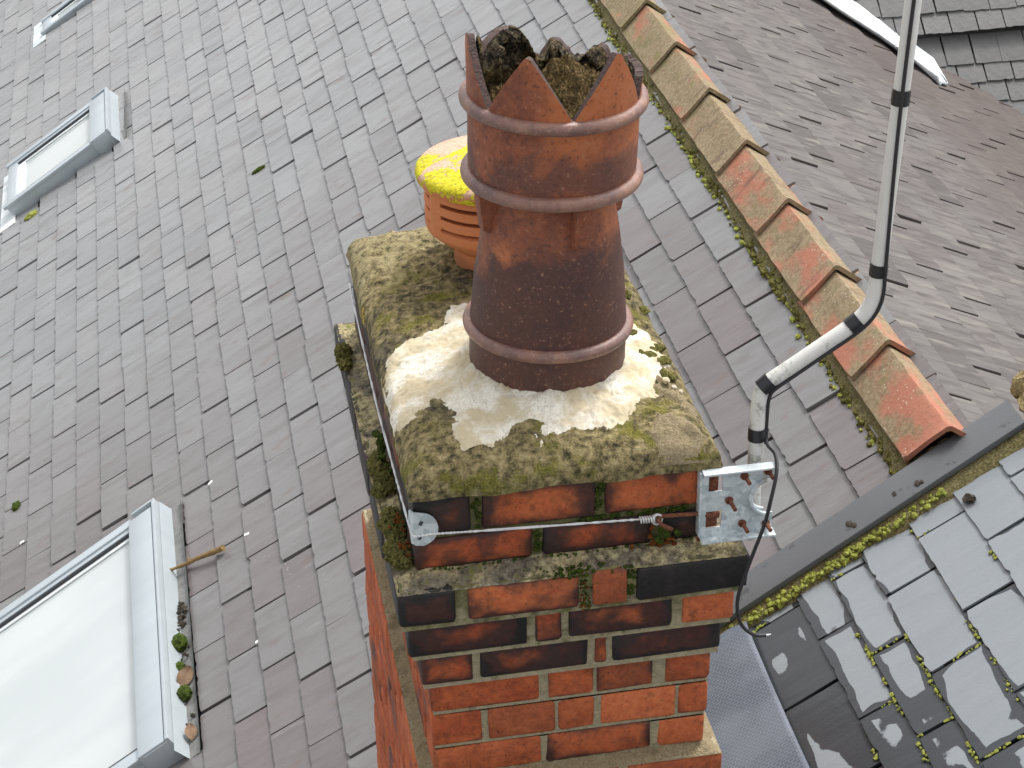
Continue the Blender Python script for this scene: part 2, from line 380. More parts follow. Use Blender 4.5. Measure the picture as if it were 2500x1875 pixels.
MT = dict(slate=slate_mat(), slate_r=slate_right_mat(), slate_wet=slate_wet_mat(), slate_g=plain('slate_grey', (.105, .104, .101), .5, 0, .35, 14, .002), brick=brick_mat(), mortar=mortar_mat(), flaunch=flaunch_mat(),
          ledge=ledge_mat(), fresh=fresh_mat(), pot=pot_mat(), bead=bead_mat(), cowl=cowl_mat(), cowl_l=cowl_mat(True), tar=tar_mat(), clay=plain('smoked_clay', (.075, .045, .038), .8, 0, .6, 45, .004), nest=moss_mat('flaky_deposit', (.018, .013, .007), (.13, .088, .034), (.36, .26, .12)),
          ridge=ridge_mat(), galv=galv_mat(), rust=rust_mat(), mast=mast_mat(), emb=lead_embossed_mat(), leadw=lead_white_mat(),
          verge=verge_mat(), alu=alu_mat(), glass=glass_mat(),
          moss=moss_mat('moss_green', (.018, .028, .004), (.06, .09, .012), (.13, .17, .03)),
          moss_y=moss_mat('moss_yellow_green', (.16, .18, .02), (.36, .39, .07), (.56, .58, .24)),
          moss_o=moss_mat('moss_olive', (.03, .028, .008), (.14, .13, .032), (.30, .265, .10)),
          moss_r=moss_mat('moss_rust', (.05, .014, .005), (.22, .06, .012), (.4, .14, .02)),
          bed=moss_mat('mossy_bedding', (.07, .06, .025), (.22, .19, .085), (.40, .34, .18)),
          deck=plain('roof_underlay', (.03, .03, .03), .9), tape=plain('black_tape', (.018, .018, .02), .35, 0, .3, 60),
          cable=plain('black_cable', (.02, .02, .022), .5), wire=plain('steel_wire', (.70, .70, .70), .4, .2, .3, 200),
          blind=plain('white_blind', (.80, .83, .83), .8, 0, .03, 3), gasket=plain('rubber_gasket', (.04, .045, .05), .6),
          twig=plain('twig_bark', (.25, .16, .06), .9, 0, .6, 60, .004), leaf=plain('dead_leaf', (.22, .14, .085), .9, 0, .5, 60, .003),
          chip=plain('white_clip', (.82, .82, .80), .5, 0, .05), gutter=plain('gutter_lead', (.19, .19, .178), .75, .1, .6, 28, .003),
          dirt=plain('gutter_dirt', (.06, .05, .035), .95, 0, .6, 70, .006), stone=moss_mat('buff_stone', (.16, .11, .045), (.42, .33, .16), (.55, .46, .26)),
          tan=moss_mat('tan_mortar', (.22, .17, .09), (.36, .29, .175), (.44, .37, .24)), wall=plain('rendered_wall', (.42, .38, .32), .9),
          ground=plain('ground_paving', (.20, .20, .19), .9, 0, .4, 2))

# ------------------------------------------------------------------ object helpers
def mesh(name, verts, faces, mat, smooth=False, attrs=None):
    me = bpy.data.meshes.new(name); me.from_pydata([tuple(v) for v in verts], [], faces); me.update()
    if mat is not None: me.materials.append(mat)
    if smooth:
        for p in me.polygons: p.use_smooth = True
    return me
def link(name, me, parent=None, loc=(0, 0, 0), rot=(0, 0, 0)):
    o = bpy.data.objects.new(name, me); COL.objects.link(o); o.location = loc; o.rotation_euler = rot
    if parent is not None: o.parent = parent
    return o
def tag(o, label, cat, group=None):
    o['label'] = label; o['category'] = cat; o['kind'] = 'thing'
    if group: o['group'] = group
    return o
def empty(name, loc=(0, 0, 0), rot=(0, 0, 0), parent=None):
    o = bpy.data.objects.new(name, None); COL.objects.link(o); o.location = loc; o.rotation_euler = rot
    o.empty_display_size = .05
    if parent: o.parent = parent
    return o
class MB:
    def __init__(s): s.v = []; s.f = []
    def add(s, vs, fs):
        k = len(s.v); s.v += [tuple(v) for v in vs]; s.f += [tuple(i+k for i in f) for f in fs]; return s
    def box(s, x0, x1, y0, y1, z0, z1):
        return s.add([(x, y, z) for z in (z0, z1) for y in (y0, y1) for x in (x0, x1)],
                     [(0, 2, 3, 1), (4, 5, 7, 6), (0, 1, 5, 4), (1, 3, 7, 5), (3, 2, 6, 7), (2, 0, 4, 6)])
    def tube(s, pts, r, n=10, caps=True):
        pts = [Vector(p) for p in pts]; vs = []; fs = []; m = len(pts)
        rr = r if isinstance(r, (list, tuple)) else [r]*m
        t0 = (pts[1]-pts[0]).normalized(); u = t0.orthogonal().normalized()
        for i, p in enumerate(pts):
            t = (pts[min(i+1, m-1)]-pts[max(i-1, 0)]).normalized()
            u = (u - t*u.dot(t)).normalized(); v = t.cross(u)
            for k in range(n): a = 2*pi*k/n; vs.append(p+(u*cos(a)+v*sin(a))*rr[i])
        for i in range(m-1):
            for k in range(n): fs.append((i*n+k, i*n+(k+1) % n, (i+1)*n+(k+1) % n, (i+1)*n+k))
        if caps: fs += [tuple(range(n-1, -1, -1)), tuple(range((m-1)*n, m*n))]
        return s.add(vs, fs)
    def lathe(s, prof, n=64, c=(0, 0, 0), closed=False):
        vs = [(c[0]+r*cos(2*pi*k/n), c[1]+r*sin(2*pi*k/n), c[2]+z) for r, z in prof for k in range(n)]
        m = len(prof); fs = []
        for i in range(m if closed else m-1):
            j = (i+1) % m
            for k in range(n): fs.append((i*n+k, i*n+(k+1) % n, j*n+(k+1) % n, j*n+k))
        return s.add(vs, fs)
    def build(s, name, mat, parent=None, smooth=False, loc=(0, 0, 0), rot=(0, 0, 0), bevel=0, seg=2):
        me = mesh(name, s.v, s.f, mat, smooth)
        if bevel:
            bm = bmesh.new(); bm.from_mesh(me)
            bmesh.ops.bevel(bm, geom=bm.edges[:], offset=bevel, segments=seg, profile=.6, affect='EDGES', clamp_overlap=True)
            bm.to_mesh(me); bm.free()
        o = link(name, me, parent, loc, rot)
        if smooth or bevel:
            for p in me.polygons: p.use_smooth = True
            try: me.set_sharp_from_angle(angle=rad(38))
            except Exception: pass
        return o
def smoothpath(pts, n=8):
    P = [Vector(p) for p in pts]; out = []
    for i in range(len(P)-1):
        p0, p1, p2, p3 = P[max(i-1, 0)], P[i], P[i+1], P[min(i+2, len(P)-1)]
        for k in range(n):
            t = k/n
            out.append(.5*((2*p1)+(p2-p0)*t+(2*p0-5*p1+4*p2-p3)*t*t+(3*p1-p0-3*p2+p3)*t**3))
    out.append(P[-1]); return out
_ico = {}
def ico(sub):
    if sub not in _ico:
        bm = bmesh.new(); bmesh.ops.create_icosphere(bm, subdivisions=sub, radius=1)
        _ico[sub] = ([v.co.copy() for v in bm.verts], [tuple(v.index for v in f.verts) for f in bm.faces]); bm.free()
    return _ico[sub]
def lump(mb, c, r, sub=2, amp=.3, fr=2.2, M3=None):
    vs, fs = ico(sub); c = Vector(c); off = Vector((rnd.uniform(0, 90), rnd.uniform(0, 90), rnd.uniform(0, 90))); r = Vector(r)
    out = []
    for v in vs:
        d = 1+amp*noise.fractal(v*fr+off, 1.0, 2.0, 3)
        q = Vector((v.x*r.x*d, v.y*r.y*d, v.z*r.z*d))
        if M3 is not None: q = M3 @ q
        out.append(c+q)
    mb.add(out, fs)
def px(P):
    d = Vector(P)-CAM; z = d.dot(fwd)
    return (.5+F_PX*d.dot(RGT)/z, .5+F_PX*d.dot(DWN)/z*4/3, z)

def fbm_(x, y): return noise.fractal(Vector((x, y, 0)), 1.0, 2.0, 3)
# ------------------------------------------------------------------ ground far below
link('ground', mesh('ground', [(-900, -900, -8.5), (900, -900, -8.5), (900, 900, -8.5), (-900, 900, -8.5)], [(0, 1, 2, 3)], MT['ground']))['kind'] = 'structure'

# ------------------------------------------------------------------ roof frames
RP, RH = 0.584345, -1.37                     # pitch and height of the slope behind the chimney
RROT = (0, -RP, 0)
RM = Matrix.Translation((0, 0, RH)) @ Euler(RROT).to_matrix().to_4x4()
RM3 = RM.to_3x3()
def R(s, y, n=0): return RM @ Vector((s, y, n))
RX, RZ, RQ = 1.47, -.475, rad(28)            # other slope: starts at the ridge, falls away to the right
QROT = (0, RQ, 0)
QM = Matrix.Translation((RX, 0, RZ)) @ Euler(QROT).to_matrix().to_4x4()
E_, W_, TH = 0.117183, 0.297005, 0.009
LINE0, Y0 = -0.323157, 7.703901              # a measured tail line and perp joint

def slate_mesh(name, e, w, mat, seed, tilt=.0165, length=1.8, chip=.0026, sgn=1, TH=.0095, bev=.003):
    r = random.Random(seed); L = e*length; hw = w/2-r.uniform(.0040, .0062)*min(1, w/.25); out = []
    nt = 17; nick = 0.
    for i in range(nt):
        t = i/(nt-1); x = r.uniform(-chip, chip)*.5
        if r.random() < .10: x += r.uniform(.002, .0055)
        y = -hw+2*hw*t+(r.uniform(-.004, .004) if 0 < i < nt-1 else 0)
        if i in (0, nt-1) and r.random() < .25: x += r.uniform(.002, .007)
        out.append((x, y))
    out += [(L, hw+r.uniform(-.001, .001)), (L, -hw+r.uniform(-.001, .001))]
    def z(x): return tilt-(tilt/(length*.98))*(x/e)
    n = len(out)
    top = [(sgn*(x+(bev if i < nt else 0)), y, z(x)) for i, (x, y) in enumerate(out)]
    bot = [(sgn*x, y, z(x)-TH) for x, y in out]
    tf = tuple(range(n)) if sgn > 0 else tuple(range(n-1, -1, -1))
    fs = [tf, tuple(reversed([i+n for i in tf]))]
    for i in range(n):
        j = (i+1) % n
        fs.append((i, i+n, j+n, j) if sgn > 0 else (j, j+n, i+n, i))
    # tail order: y ascending with x=0 gives clockwise seen from above, flip once for sgn>0
    if sgn > 0: fs = [tuple(reversed(f)) for f in fs]
    else: fs = [tuple(reversed(f)) for f in fs]
    return mesh(name, top+bot, fs, mat)
NV = 16
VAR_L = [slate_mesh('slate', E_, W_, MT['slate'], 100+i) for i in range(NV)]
E2 = .123
VAR_R = [slate_mesh('slate', E2, W_, MT['slate_r'], 200+i, chip=.003, sgn=-1, tilt=.019) for i in range(NV)]

windows = [(-1.62, -.60, 1.64, 2.93), (-1.42, -.76, 6.44, 7.0), (-1.27, -.20, 8.79, 9.02)]   # s0,s1,y0,y1
roof = tag(empty('slate_roof', (0, 0, RH)), 'pale grey purple slate roof behind the chimney, with skylights and terracotta ridge', 'roof')
slopeL = link('roof_slope', mesh('roof_slope', [(-2.9, .80, -.012), (1.655, .80, -.012), (1.655, 13.5, -.012), (-2.9, 13.5, -.012)], [(0, 1, 2, 3)], MT['deck']), roof, (0, 0, 0), RROT)
slopeR = link('roof_slope', mesh('roof_slope', [(-.12, .80, -.012), (4.2, .80, -.012), (4.2, 13.5, -.012), (-.12, 13.5, -.012)], [(0, 1, 2, 3)], MT['deck']), roof,
              (RX, 0, RZ-RH), QROT)
slopeR['label'] = 'browner far slope beyond the ridge'
cand = []
for i in range(-22, 17):
    s = LINE0+i*E_
    if s > 1.56: continue
    for k in range(-20, 25):
        y = Y0-(k+(.5 if i % 2 == 0 else 0))*W_+rnd.uniform(-.006, .006)     # slate centre
        if i % 2: y = Y0-k*W_+rnd.uniform(-.006, .006)
        if y+W_/2 < .90: continue
        if any(a < s and s+E_ < b and c < y-W_/2 and y+W_/2 < d for a, b, c, d in windows): continue
        if any(a-.02 < s+.5*E_ < b+.04 and c < y < d for a, b, c, d in windows) and any(a < s+.3*E_ < b and c < y < d for a, b, c, d in windows): continue
        cand.append(('L', s, y))
for i in range(0, 28):
    s = .02+i*E2
    for k in range(-20, 25):
        y = 7.6-(k+(.5 if i % 2 else 0))*W_+rnd.uniform(-.012, .012)
        if y-W_/2 < .86: continue
        cand.append(('R', s+E2, y))
def area(c):
    side, s, y = c; Mx = RM if side == 'L' else QM
    e = E_ if side == 'L' else -E2; pts = [px(Mx @ Vector((s+a, y+b, 0))) for a, b in ((0, -W_/2), (e, -W_/2), (e, W_/2), (0, W_/2))]
    if any(p[2] < .2 for p in pts): return 0
    cx = sum(p[0] for p in pts)/4; cy = sum(p[1] for p in pts)/4
    if not (-.01 < cx < 1.01 and -.01 < cy < 1.01): return 0
    return abs(sum(pts[i][0]*pts[(i+1) % 4][1]-pts[(i+1) % 4][0]*pts[i][1] for i in range(4)))
def shadowed(c):      # behind the stack as seen in the picture: not among the largest shown
    side, s, y = c; Mx = RM if side == 'L' else QM
    u, v, _ = px(Mx @ Vector((s+.05, y, 0)))
    return .40 < u < .60 and v > .36 or .45 < u < .56 and v > .1
cand.sort(key=lambda c: -(0 if shadowed(c) else area(c)))
rest = MB(); rest_r = []
rest2 = MB(); rest2_r = []
for n_, (side, s, y) in enumerate(cand):
    var = (VAR_L if side == 'L' else VAR_R)[rnd.randrange(NV)]
    rz = rnd.gauss(0, .005); dz = rnd.uniform(0, .0025); ds = rnd.gauss(0, .002); tl = rnd.gauss(0, .005)
    sc = 1.0
    if y-W_/2 < .866: sc = (y+W_/2-.866)/W_; y = .866+sc*W_/2
    if n_ < 300:
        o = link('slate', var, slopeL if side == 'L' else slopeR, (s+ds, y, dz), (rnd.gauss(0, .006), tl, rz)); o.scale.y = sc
    else:
        Mx = (slopeL if side == 'L' else slopeR)
        base = Matrix.Translation(Mx.location) @ Mx.rotation_euler.to_matrix().to_4x4() @ Matrix.Translation((s+ds, y, dz)) @ Euler((rnd.gauss(0, .006), tl, rz)).to_matrix().to_4x4()
        # kept in slope space so the grain follows the slope
        loc = Matrix.Translation((s+ds, y, dz)) @ Euler((rnd.gauss(0, .006), tl, rz)).to_matrix().to_4x4()
        tgt, tr = (rest, rest_r) if side == 'L' else (rest2, rest2_r)
        tgt.add([loc @ Vector((v.co.x, v.co.y*sc, v.co.z)) for v in var.vertices], [tuple(p.vertices) for p in var.polygons]); tr += [rnd.random()]*len(var.polygons)
rl = len(rest.v)
Ld = Matrix.Translation(slopeR.location) @ Euler(QROT).to_matrix().to_4x4()
toL = Euler(RROT).to_matrix().to_4x4().inverted() @ Ld
nL = len(rest.f)
rest.add([toL @ Vector(v) for v in rest2.v], rest2.f)
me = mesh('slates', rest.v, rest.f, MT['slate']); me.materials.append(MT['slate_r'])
at = me.attributes.new('rnd', 'FLOAT', 'FACE')
allr = rest_r+rest2_r
for i, p in enumerate(me.polygons):
    at.data[i].value = allr[i]
    if i >= nL: p.material_index = 1
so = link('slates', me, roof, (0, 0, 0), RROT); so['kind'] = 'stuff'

# ridge tiles: angle tiles, each lapping the one nearer the camera
def ridge_tile(y0, y1, seed, broken=False):
    r = random.Random(seed); mb = MB()
    ny = 10; prof_o = [(-.092, -.098), (-.088, -.094), (-.045, -.047), (-.008, -.004), (.0, .001), (.009, -.004), (.055, -.036), (.105, -.072), (.108, -.077)]
    L = y1-y0; vs = []; fs = []; npf = len(prof_o)
    for j in range(ny+1):
        t = j/ny; y = y0+L*t
        roll = .013*max(0, 1-t/.085)**.25 if t < .085 else 0       # thickened lower rim
        lift = .012*(1-t)
        for i, (x, z) in enumerate(prof_o):
            yy = y
            if broken and j == 0: yy += (.05*max(0, -x/.09)+.02*noise.noise(Vector((x*40, 3, seed))))
            q = 1+roll*2.2
            vs.append((x*q+r.gauss(0, .0009), yy, z*q*.99+lift+roll*.9+r.gauss(0, .0009)))
    th = .014; n1 = len(vs)
    for j in range(ny+1):
        for i in range(npf):
            x, y, z = vs[j*npf+i]; vs.append((x*.93, y, z-th))
    for j in range(ny):
        for i in range(npf-1):
            a = j*npf+i; fs.append((a, a+1, a+npf+1, a+npf)); b = a+n1; fs.append((b+npf, b+npf+1, b+1, b))
        a = j*npf; fs.append((a+npf, a, a+n1, a+npf+n1)); a = j*npf+npf-1; fs.append((a, a+npf, a+npf+n1, a+n1))
    for i in range(npf-1):
        a = i; fs.append((a+1, a, a+n1, a+1+n1)); a = ny*npf+i; fs.append((a, a+1, a+1+n1, a+n1))
    mb.add(vs, fs)
    o = mb.build('ridge_tile', MT['ridge'], roof, True, (1.385, 0, -.375-RH)); return o
ylist = [.845, 1.285, 1.715, 2.16, 2.60, 3.04, 3.48, 3.92, 4.37, 4.81, 5.25, 5.70]
for i in range(len(ylist)-1): ridge_tile(ylist[i], ylist[i+1]+.035, 40+i, i == 0)
# mossy bedding along both edges of the ridge
mb = MB(); y = .9
while y < 5.4:
    x = 1.283+rnd.gauss(0, .006); z = RH+x*math.tan(RP)+.018
    k = rnd.uniform(.5, 1.5)*(1.15+1.1*noise.noise(Vector((y*2.3, 7, 0))))
    lump(mb, (x, y, z-RH), (.0075*k, .011*k, .007*k), 1, .4)
    if rnd.random() < .15: lump(mb, (x-rnd.uniform(.006, .018), y+rnd.uniform(-.02, .02), z-RH-.012), (.007*k, .009*k, .006*k), 1, .35)
    y += rnd.uniform(.008, .03)
o = mb.build('moss', MT['moss_o'], roof, True); o['kind'] = 'stuff'
mb = MB(); y = .9
while y < 5.4:
    x = 1.274+rnd.gauss(0, .005); z = RH+x*math.tan(RP)+.014; k = rnd.uniform(.5, 1.1)
    if noise.noise(Vector((y*1.7, 1, 0))) > -.25: lump(mb, (x, y, z-RH), (.009*k, .012*k, .008*k), 1, .4)
    y += rnd.uniform(.012, .05)
o = mb.build('moss', MT['moss_y'], roof, True); o['kind'] = 'stuff'
mb = MB(); n_ = 60
vs = []
for j in range(n_+1):
    y = .86+4.8*j/n_
    for x, dz in ((1.27, -.004), (1.283, .022), (1.30, .03), (1.33, .02)): vs.append((x+rnd.gauss(0, .0025), y, x*math.tan(RP)+dz+rnd.gauss(0, .003)))
mb.add(vs, [(j*4+i, j*4+i+1, j*4+i+5, j*4+i+4) for j in range(n_) for i in range(3)])
vs = []
for j in range(n_+1):
    y = .86+4.8*j/n_
    for x, dz in ((1.455, .0), (1.475, .014), (1.50, .012), (1.515, -.006)): vs.append((x+rnd.gauss(0, .0025), y, RZ-RH-(x-RX)*math.tan(RQ)+dz+rnd.gauss(0, .003)))
mb.add(vs, [(j*4+i, j*4+i+1, j*4+i+5, j*4+i+4) for j in range(n_) for i in range(3)])
mb.build('mortar_bedding', MT['bed'], roof, True)
mb = MB(); vs = [(x, .872+.006*fbm_(x*60, z*60), z) for x in [-.07+.0117*i for i in range(13)] for z in (-.115, -.075+.06*(1-abs(x)/.08), )]
mb.add(vs, [(2*i, 2*i+2, 2*i+3, 2*i+1) for i in range(12)]); mb.build('end_mortar', MT['bed'], roof, True, (1.385, 0, -.385-RH))
# pale repair clips hooked over slate tails
for s, y in ((-.432, 2.925), (-.314, 2.486), (-.321, 1.914), (-1.28, 3.398)):
    mb = MB(); mb.box(-.011, .007, -.006, .006, .013, .018); mb.box(-.012, -.009, -.006, .006, .002, .018)
    mb.build('clip', MT['chip'], slopeL, False, (s, y, 0), (0, 0, rnd.uniform(-.4, .4)), .001, 1)

# ------------------------------------------------------------------ roof windows
def roof_window(s0, s1, y0, y1, label, full=True, hgt=.075, fr=.055):
    w = tag(empty('roof_window', R(0, 0, 0), RROT), label, 'skylight', 'skylights in the slate roof')
    hood = .115
    m = MB()                                    # outer frame of four bars
    for a in ((s0, s1-hood, y0, y0+fr), (s0, s1-hood, y1-fr, y1), (s0, s0+.06, y0+fr, y1-fr)): m.box(*a, .0, hgt)
    fo = m.build('frame', MT['alu'], w, False, bevel=.004)
    for a in ((s0-.012, s1-hood+.004, y0-.007, y0+.034), (s0-.012, s1-hood+.004, y1-.034, y1+.007)):
        m = MB(); m.box(*a, hgt-.008, hgt+.007); m.build('cover_strip', MT['alu'], w, False, bevel=.0025)
    m = MB(); m.box(s1-hood, s1-.018, y0-.012, y1-.022, .0, hgt+.016)
    hd = m.build('hood', MT['alu'], w, False, bevel=.004)
    m = MB(); m.box(s1-.012, s1, y0-.016, y1+.012, 0, hgt+.02); m.box(s1-.10, s1-.012, y1+.002, y1+.012, .0, hgt+.02); m.box(s1-.10, s1-.012, y0-.016, y0-.008+.02, .0, hgt+.008)
    m.build('head_flashing', MT['alu'], w, False, bevel=.0015)
    for a in ((y0+fr-.004, y0+fr+.008), (y1-fr-.008, y1-fr+.004)):
        m = MB(); m.box(s0+.058, s1-hood, *a, .02, hgt-.002); m.build('gasket', MT['gasket'], fo)
    m = MB(); m.box(s0+.058, s1-hood, y0+fr, y1-fr, hgt-.026, hgt-.020)
    m.build('pane', MT['glass'], fo)
    m = MB()
    for q in ((s0+.058, s1-hood, y0+fr, y0+fr+.024), (s0+.058, s1-hood, y1-fr-.024, y1-fr), (s0+.058, s0+.10, y0+fr+.0245, y1-fr-.0245)): m.box(*q, hgt-.019, hgt-.013)
    m.build('sash', MT['blind'], fo, False, bevel=.0015)
    # sloping back flashing and gutter above the hood
    m = MB(); vs = []
    for y in (y0-.05, y1+.02):
        for s, n in ((s1+.001, hgt*.9), (s1+.014, .012), (s1+.05, .012), (s1+.066, .030)): vs.append((s, y, n))
    m.add(vs, [(0, 1, 5, 4)]); m.build('back_flashing', MT['alu'], w)
    m = MB(); m.add(vs, [(1, 2, 6, 5), (2, 3, 7, 6)]); m.build('gutter', MT['gutter'], w)
    m = MB(); m.box(s0-.085, s0+.01, y0-.09, y1+.05, .012, .02)
    m.build('apron_flashing', MT['leadw'], w, False, bevel=.002)
    return w
roof_window(-1.66, -.618, 1.655, 2.915, 'large skylight at the lower left with debris in its gutter')
roof_window(-1.425, -.765, 6.45, 6.985, 'small skylight with white pane in the upper left')
roof_window(-1.27, -.20, 8.79, 9.02, 'far skylight cut off by the top edge of the picture', True, .034, .03)

# things lying on the slates
def moss_clump(s, y, r, label, n=.014, mat='moss', group='moss cushions on the slates', sub=3):
    m = MB(); lump(m, (0, 0, 0), r, sub, .28, 3.0)
    o = m.build('moss_clump', MT[mat], None, True, R(s, y, n), RROT); return tag(o, label, 'moss', group)
moss_clump(-.03, 5.01, (.034, .013, .011), 'dark green moss wedge in a joint left of the yellow lichened cowl')
moss_clump(-1.315, 6.31, (.042, .026, .014), 'bright green moss pad below the small skylight', mat='moss_y')
moss_clump(-1.319, 3.683, (.02, .028, .014), 'round moss tuft at the far left above the large skylight')
moss_clump(-.60, 2.142, (.028, .036, .024), 'biggest moss cushion in the large skylight gutter', .03, group='moss cushions in the gutter')
moss_clump(-.614, 2.03, (.02, .026, .016), 'middle pale moss cushion in the large skylight gutter', .026, group='moss cushions in the gutter')
moss_clump(-.595, 1.89, (.022, .03, .022), 'lowest moss cushion in the large skylight gutter', .028, group='moss cushions in the gutter')
mb = MB()
for _ in range(70):
    y = rnd.choice([rnd.uniform(1.68, 2.4), rnd.gauss(2.3, .04), rnd.gauss(1.98, .05)]); lump(mb, (rnd.uniform(-.612, -.575), y, rnd.uniform(.014, .022)), (rnd.uniform(.004, .010),)*3, 1, .4)
o = mb.build('gutter_debris', MT['dirt'], None, True, R(0, 0, 0), RROT); tag(o, 'dark crumbs of dirt lying in the large skylight gutter', 'debris'); o['kind'] = 'stuff'
def leaf(loc, rot, L, label, mat='leaf', group=None):
    m = MB(); vs = []; n_ = 6
    for i in range(n_+1):
        t = i/n_; wd = .32*L*sin(pi*min(1, t*.96+.02))**.8
        for k in (-1, 0, 1): vs.append(((t-.5)*L, k*wd/1, .10*L*(k*k)+.05*L*sin(t*5)))
    top = [(i*3+k, i*3+k+1, i*3+k+4, i*3+k+3) for i in range(n_) for k in range(2)]
    m.add(vs, top); m.add([(x, y, z-.0012) for x, y, z in vs], [tuple(reversed(f)) for f in top])
    o = m.build('dead_leaf', MT[mat], None, True, loc, rot); return tag(o, label, 'leaf', group)
leaf(R(-.588, 1.96, .03), (RROT[0]+.4, RROT[1], .9), .075, 'curled dead leaf between moss cushions in the skylight gutter')
leaf(R(-.585, 1.70, .024), (RROT[0], RROT[1]+.2, 1.6), .06, 'tan leaf scrap at the near end of the skylight gutter')
m = MB(); tp = [R(-.62, 2.552, .035), R(-.56, 2.531, .033), R(-.50, 2.509, .035), R(-.45, 2.493, .032), R(-.40, 2.473, .033)]
m.tube(smoothpath(tp, 5), [.0045+.006*i/20+rnd.uniform(-.0008, .0012) for i in range(21)], 8)
m.tube([R(-.535, 2.522, .034), R(-.532, 2.54, .045)], [.004, .002], 6)
tag(m.build('twig', MT['twig'], None, True), 'mossy brown twig lying across the slates beside the large skylight', 'twig')

# ------------------------------------------------------------------ near roof: damp slates of the adjoining house
near = tag(empty('slate_roof', R(0, 0, 0), RROT), 'damp dark slates with dry pale patches and mossy joints, lower right', 'roof')
link('roof_slope', mesh('roof_slope', [(-2.9, -3.2, -.012), (2.06, -3.2, -.012), (2.06, .76, -.012), (-2.9, .76, -.012)], [(0, 1, 2, 3)], MT['deck']), near)
def near_slate(s, e, ya, yb, dry, seed):
    me = slate_mesh('slate', e, yb-ya, MT['slate_wet'], seed, tilt=.0125, length=1.7, chip=.0024, TH=.0055, bev=.002)
    o = link('slate', me, near, (s, (ya+yb)/2, rnd.uniform(0, .003)), (0, rnd.gauss(0, .008), rnd.gauss(0, .004)))
    o['dry'] = dry; o['expo'] = e; return o
tails = [(.918, .69, .12), (1.037, .70, .22), (1.183, .548, .34), (1.277, .70, .40), (1.368, .547, .62), (1.503, .657, .82), (1.630, .519, .9), (1.757, .66, .98), (1.88, .52, 1.0)]
NJ = []
sd = 900
for i, (s, j0, dry) in enumerate(tails):
    e = (tails[i+1][0]-s) if i+1 < len(tails) else .12
    top = .752; j = j0+W_*.985
    while j > -.75:
        ya, yb = j-W_*.985, min(j, top)
        if yb-ya > .03:
            near_slate(s, e, ya, yb, max(0, min(1, dry+(.5*(ya+yb)-.32)*.55+rnd.uniform(-.12, .12))), sd); sd += 1
        j -= W_*.985
    NJ.append((s, e, [j0-k*W_*.985 for k in range(3)]))
mbx = MB(); rr = []
for i in range(-22, 10):                       # the same roof on the hidden side of the stack
    s = .918-(10-i)*E_
    for k in range(0, 14):
        y = .72-(k+(.5 if i % 2 else 0))*W_-.1
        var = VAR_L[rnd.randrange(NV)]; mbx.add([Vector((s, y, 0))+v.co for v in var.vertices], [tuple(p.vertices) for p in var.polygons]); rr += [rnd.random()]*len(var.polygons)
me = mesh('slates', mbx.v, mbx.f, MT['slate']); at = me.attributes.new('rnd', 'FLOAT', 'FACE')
for i, v in enumerate(rr): at.data[i].value = v
o = link('slates', me, near); o['kind'] = 'stuff'
gz = R(1.5, 0)[2]
m = MB(); xa, xb = 1.40, R(2.06, 0)[0]
m.add([(xa, y, z) for y in (.775, .85) for z in (-1.2,)]+[(xb, y, -1.2) for y in (.775, .85)]+[(xa, y, R(xa/cos(RP), 0)[2]-.03) for y in (.775, .85)]+[(xb, y, R(2.06, 0)[2]-.03) for y in (.775, .85)],
      [(0, 2, 6, 4), (1, 5, 7, 3), (4, 6, 7, 5), (2, 3, 7, 6), (0, 4, 5, 1)])
g = m.build('gable', MT['wall'], near); g.matrix_parent_inverse = near.matrix_basis.inverted() if False else Matrix.Identity(4)
g.matrix_basis = (Matrix.Translation(near.location) @ Euler(RROT).to_matrix().to_4x4()).inverted()
# lichen beads in the joints
mb = MB()
def beads(pa, pb, dens, sz):
    pa, pb = Vector(pa), Vector(pb); L = (pb-pa).length; t = 0
    ph = rnd.uniform(0, 50)
    while t < L:
        if noise.noise(Vector((t*14+ph, 0, 3))) > .12-dens:
            k = rnd.uniform(.5, 1.3)*sz; q = pa.lerp(pb, t/L)
            lump(mb, (q.x+rnd.gauss(0, .0025), q.y+rnd.gauss(0, .0025), q.z), (k*rnd.uniform(.8, 1.3), k*rnd.uniform(.8, 1.3), k*.6), 1, .35)
        t += rnd.uniform(.003, .009)
for (s, dens, y0, y1) in ((1.183, -.25, -.1, .2), (1.277, .1, -.1, .5), (1.277, .25, .25, .45), (1.368, .25, -.15, .45), (1.503, .2, .05, .42), (1.503, -.1, .4, .7), (1.63, -.05, .3, .7)):
    beads((s-.003, y0, .012), (s-.003, y1, .010), dens-.08, .0040)
for i, dens in ((1, -.1), (2, .3), (3, .25), (4, .25), (5, .05), (6, -.2)):
    s, e, js = NJ[i]
    for j in js:
        if rnd.random() < .75: beads((s+.004, j, .015), (s+e-.004, j, .007), dens-.08, .0038)
o = mb.build('moss', MT['moss_y'], near, True); o['kind'] = 'stuff'

# verge capping between the two roofs
vg = tag(empty('verge_capping', R(0, 0, 0), RROT), 'smooth dark grey capping strip between the two slate roofs', 'capping')
m = MB(); m.box(.72, 1.862, .757, .864, .030, .046); m.build('strip', MT['verge'], vg, False, bevel=.003)
m = MB(); m.box(.72, 1.855, .778, .85, -.012, .0295); m.build('packing', MT['mortar'], vg)
n_ = 90; vs = []
for j in range(n_+1):
    s = .72+1.22*j/n_; a = .012*noise.noise(Vector((s*9, 0, 1)))+.005*noise.noise(Vector((s*40, 0, 1)))
    for y, n in ((.772, .029), (.752, .027), (.738+a*.5, .022), (.722+a, .010), (.715+a, .002)): vs.append((s, y, n+.003*noise.noise(Vector((s*60, y*60, 0)))))
m = MB(); m.add(vs, [(j*5+i, j*5+i+1, j*5+i+6, j*5+i+5) for j in range(n_) for i in range(4)]); m.build('mortar_fillet', MT['bed'], vg, True)
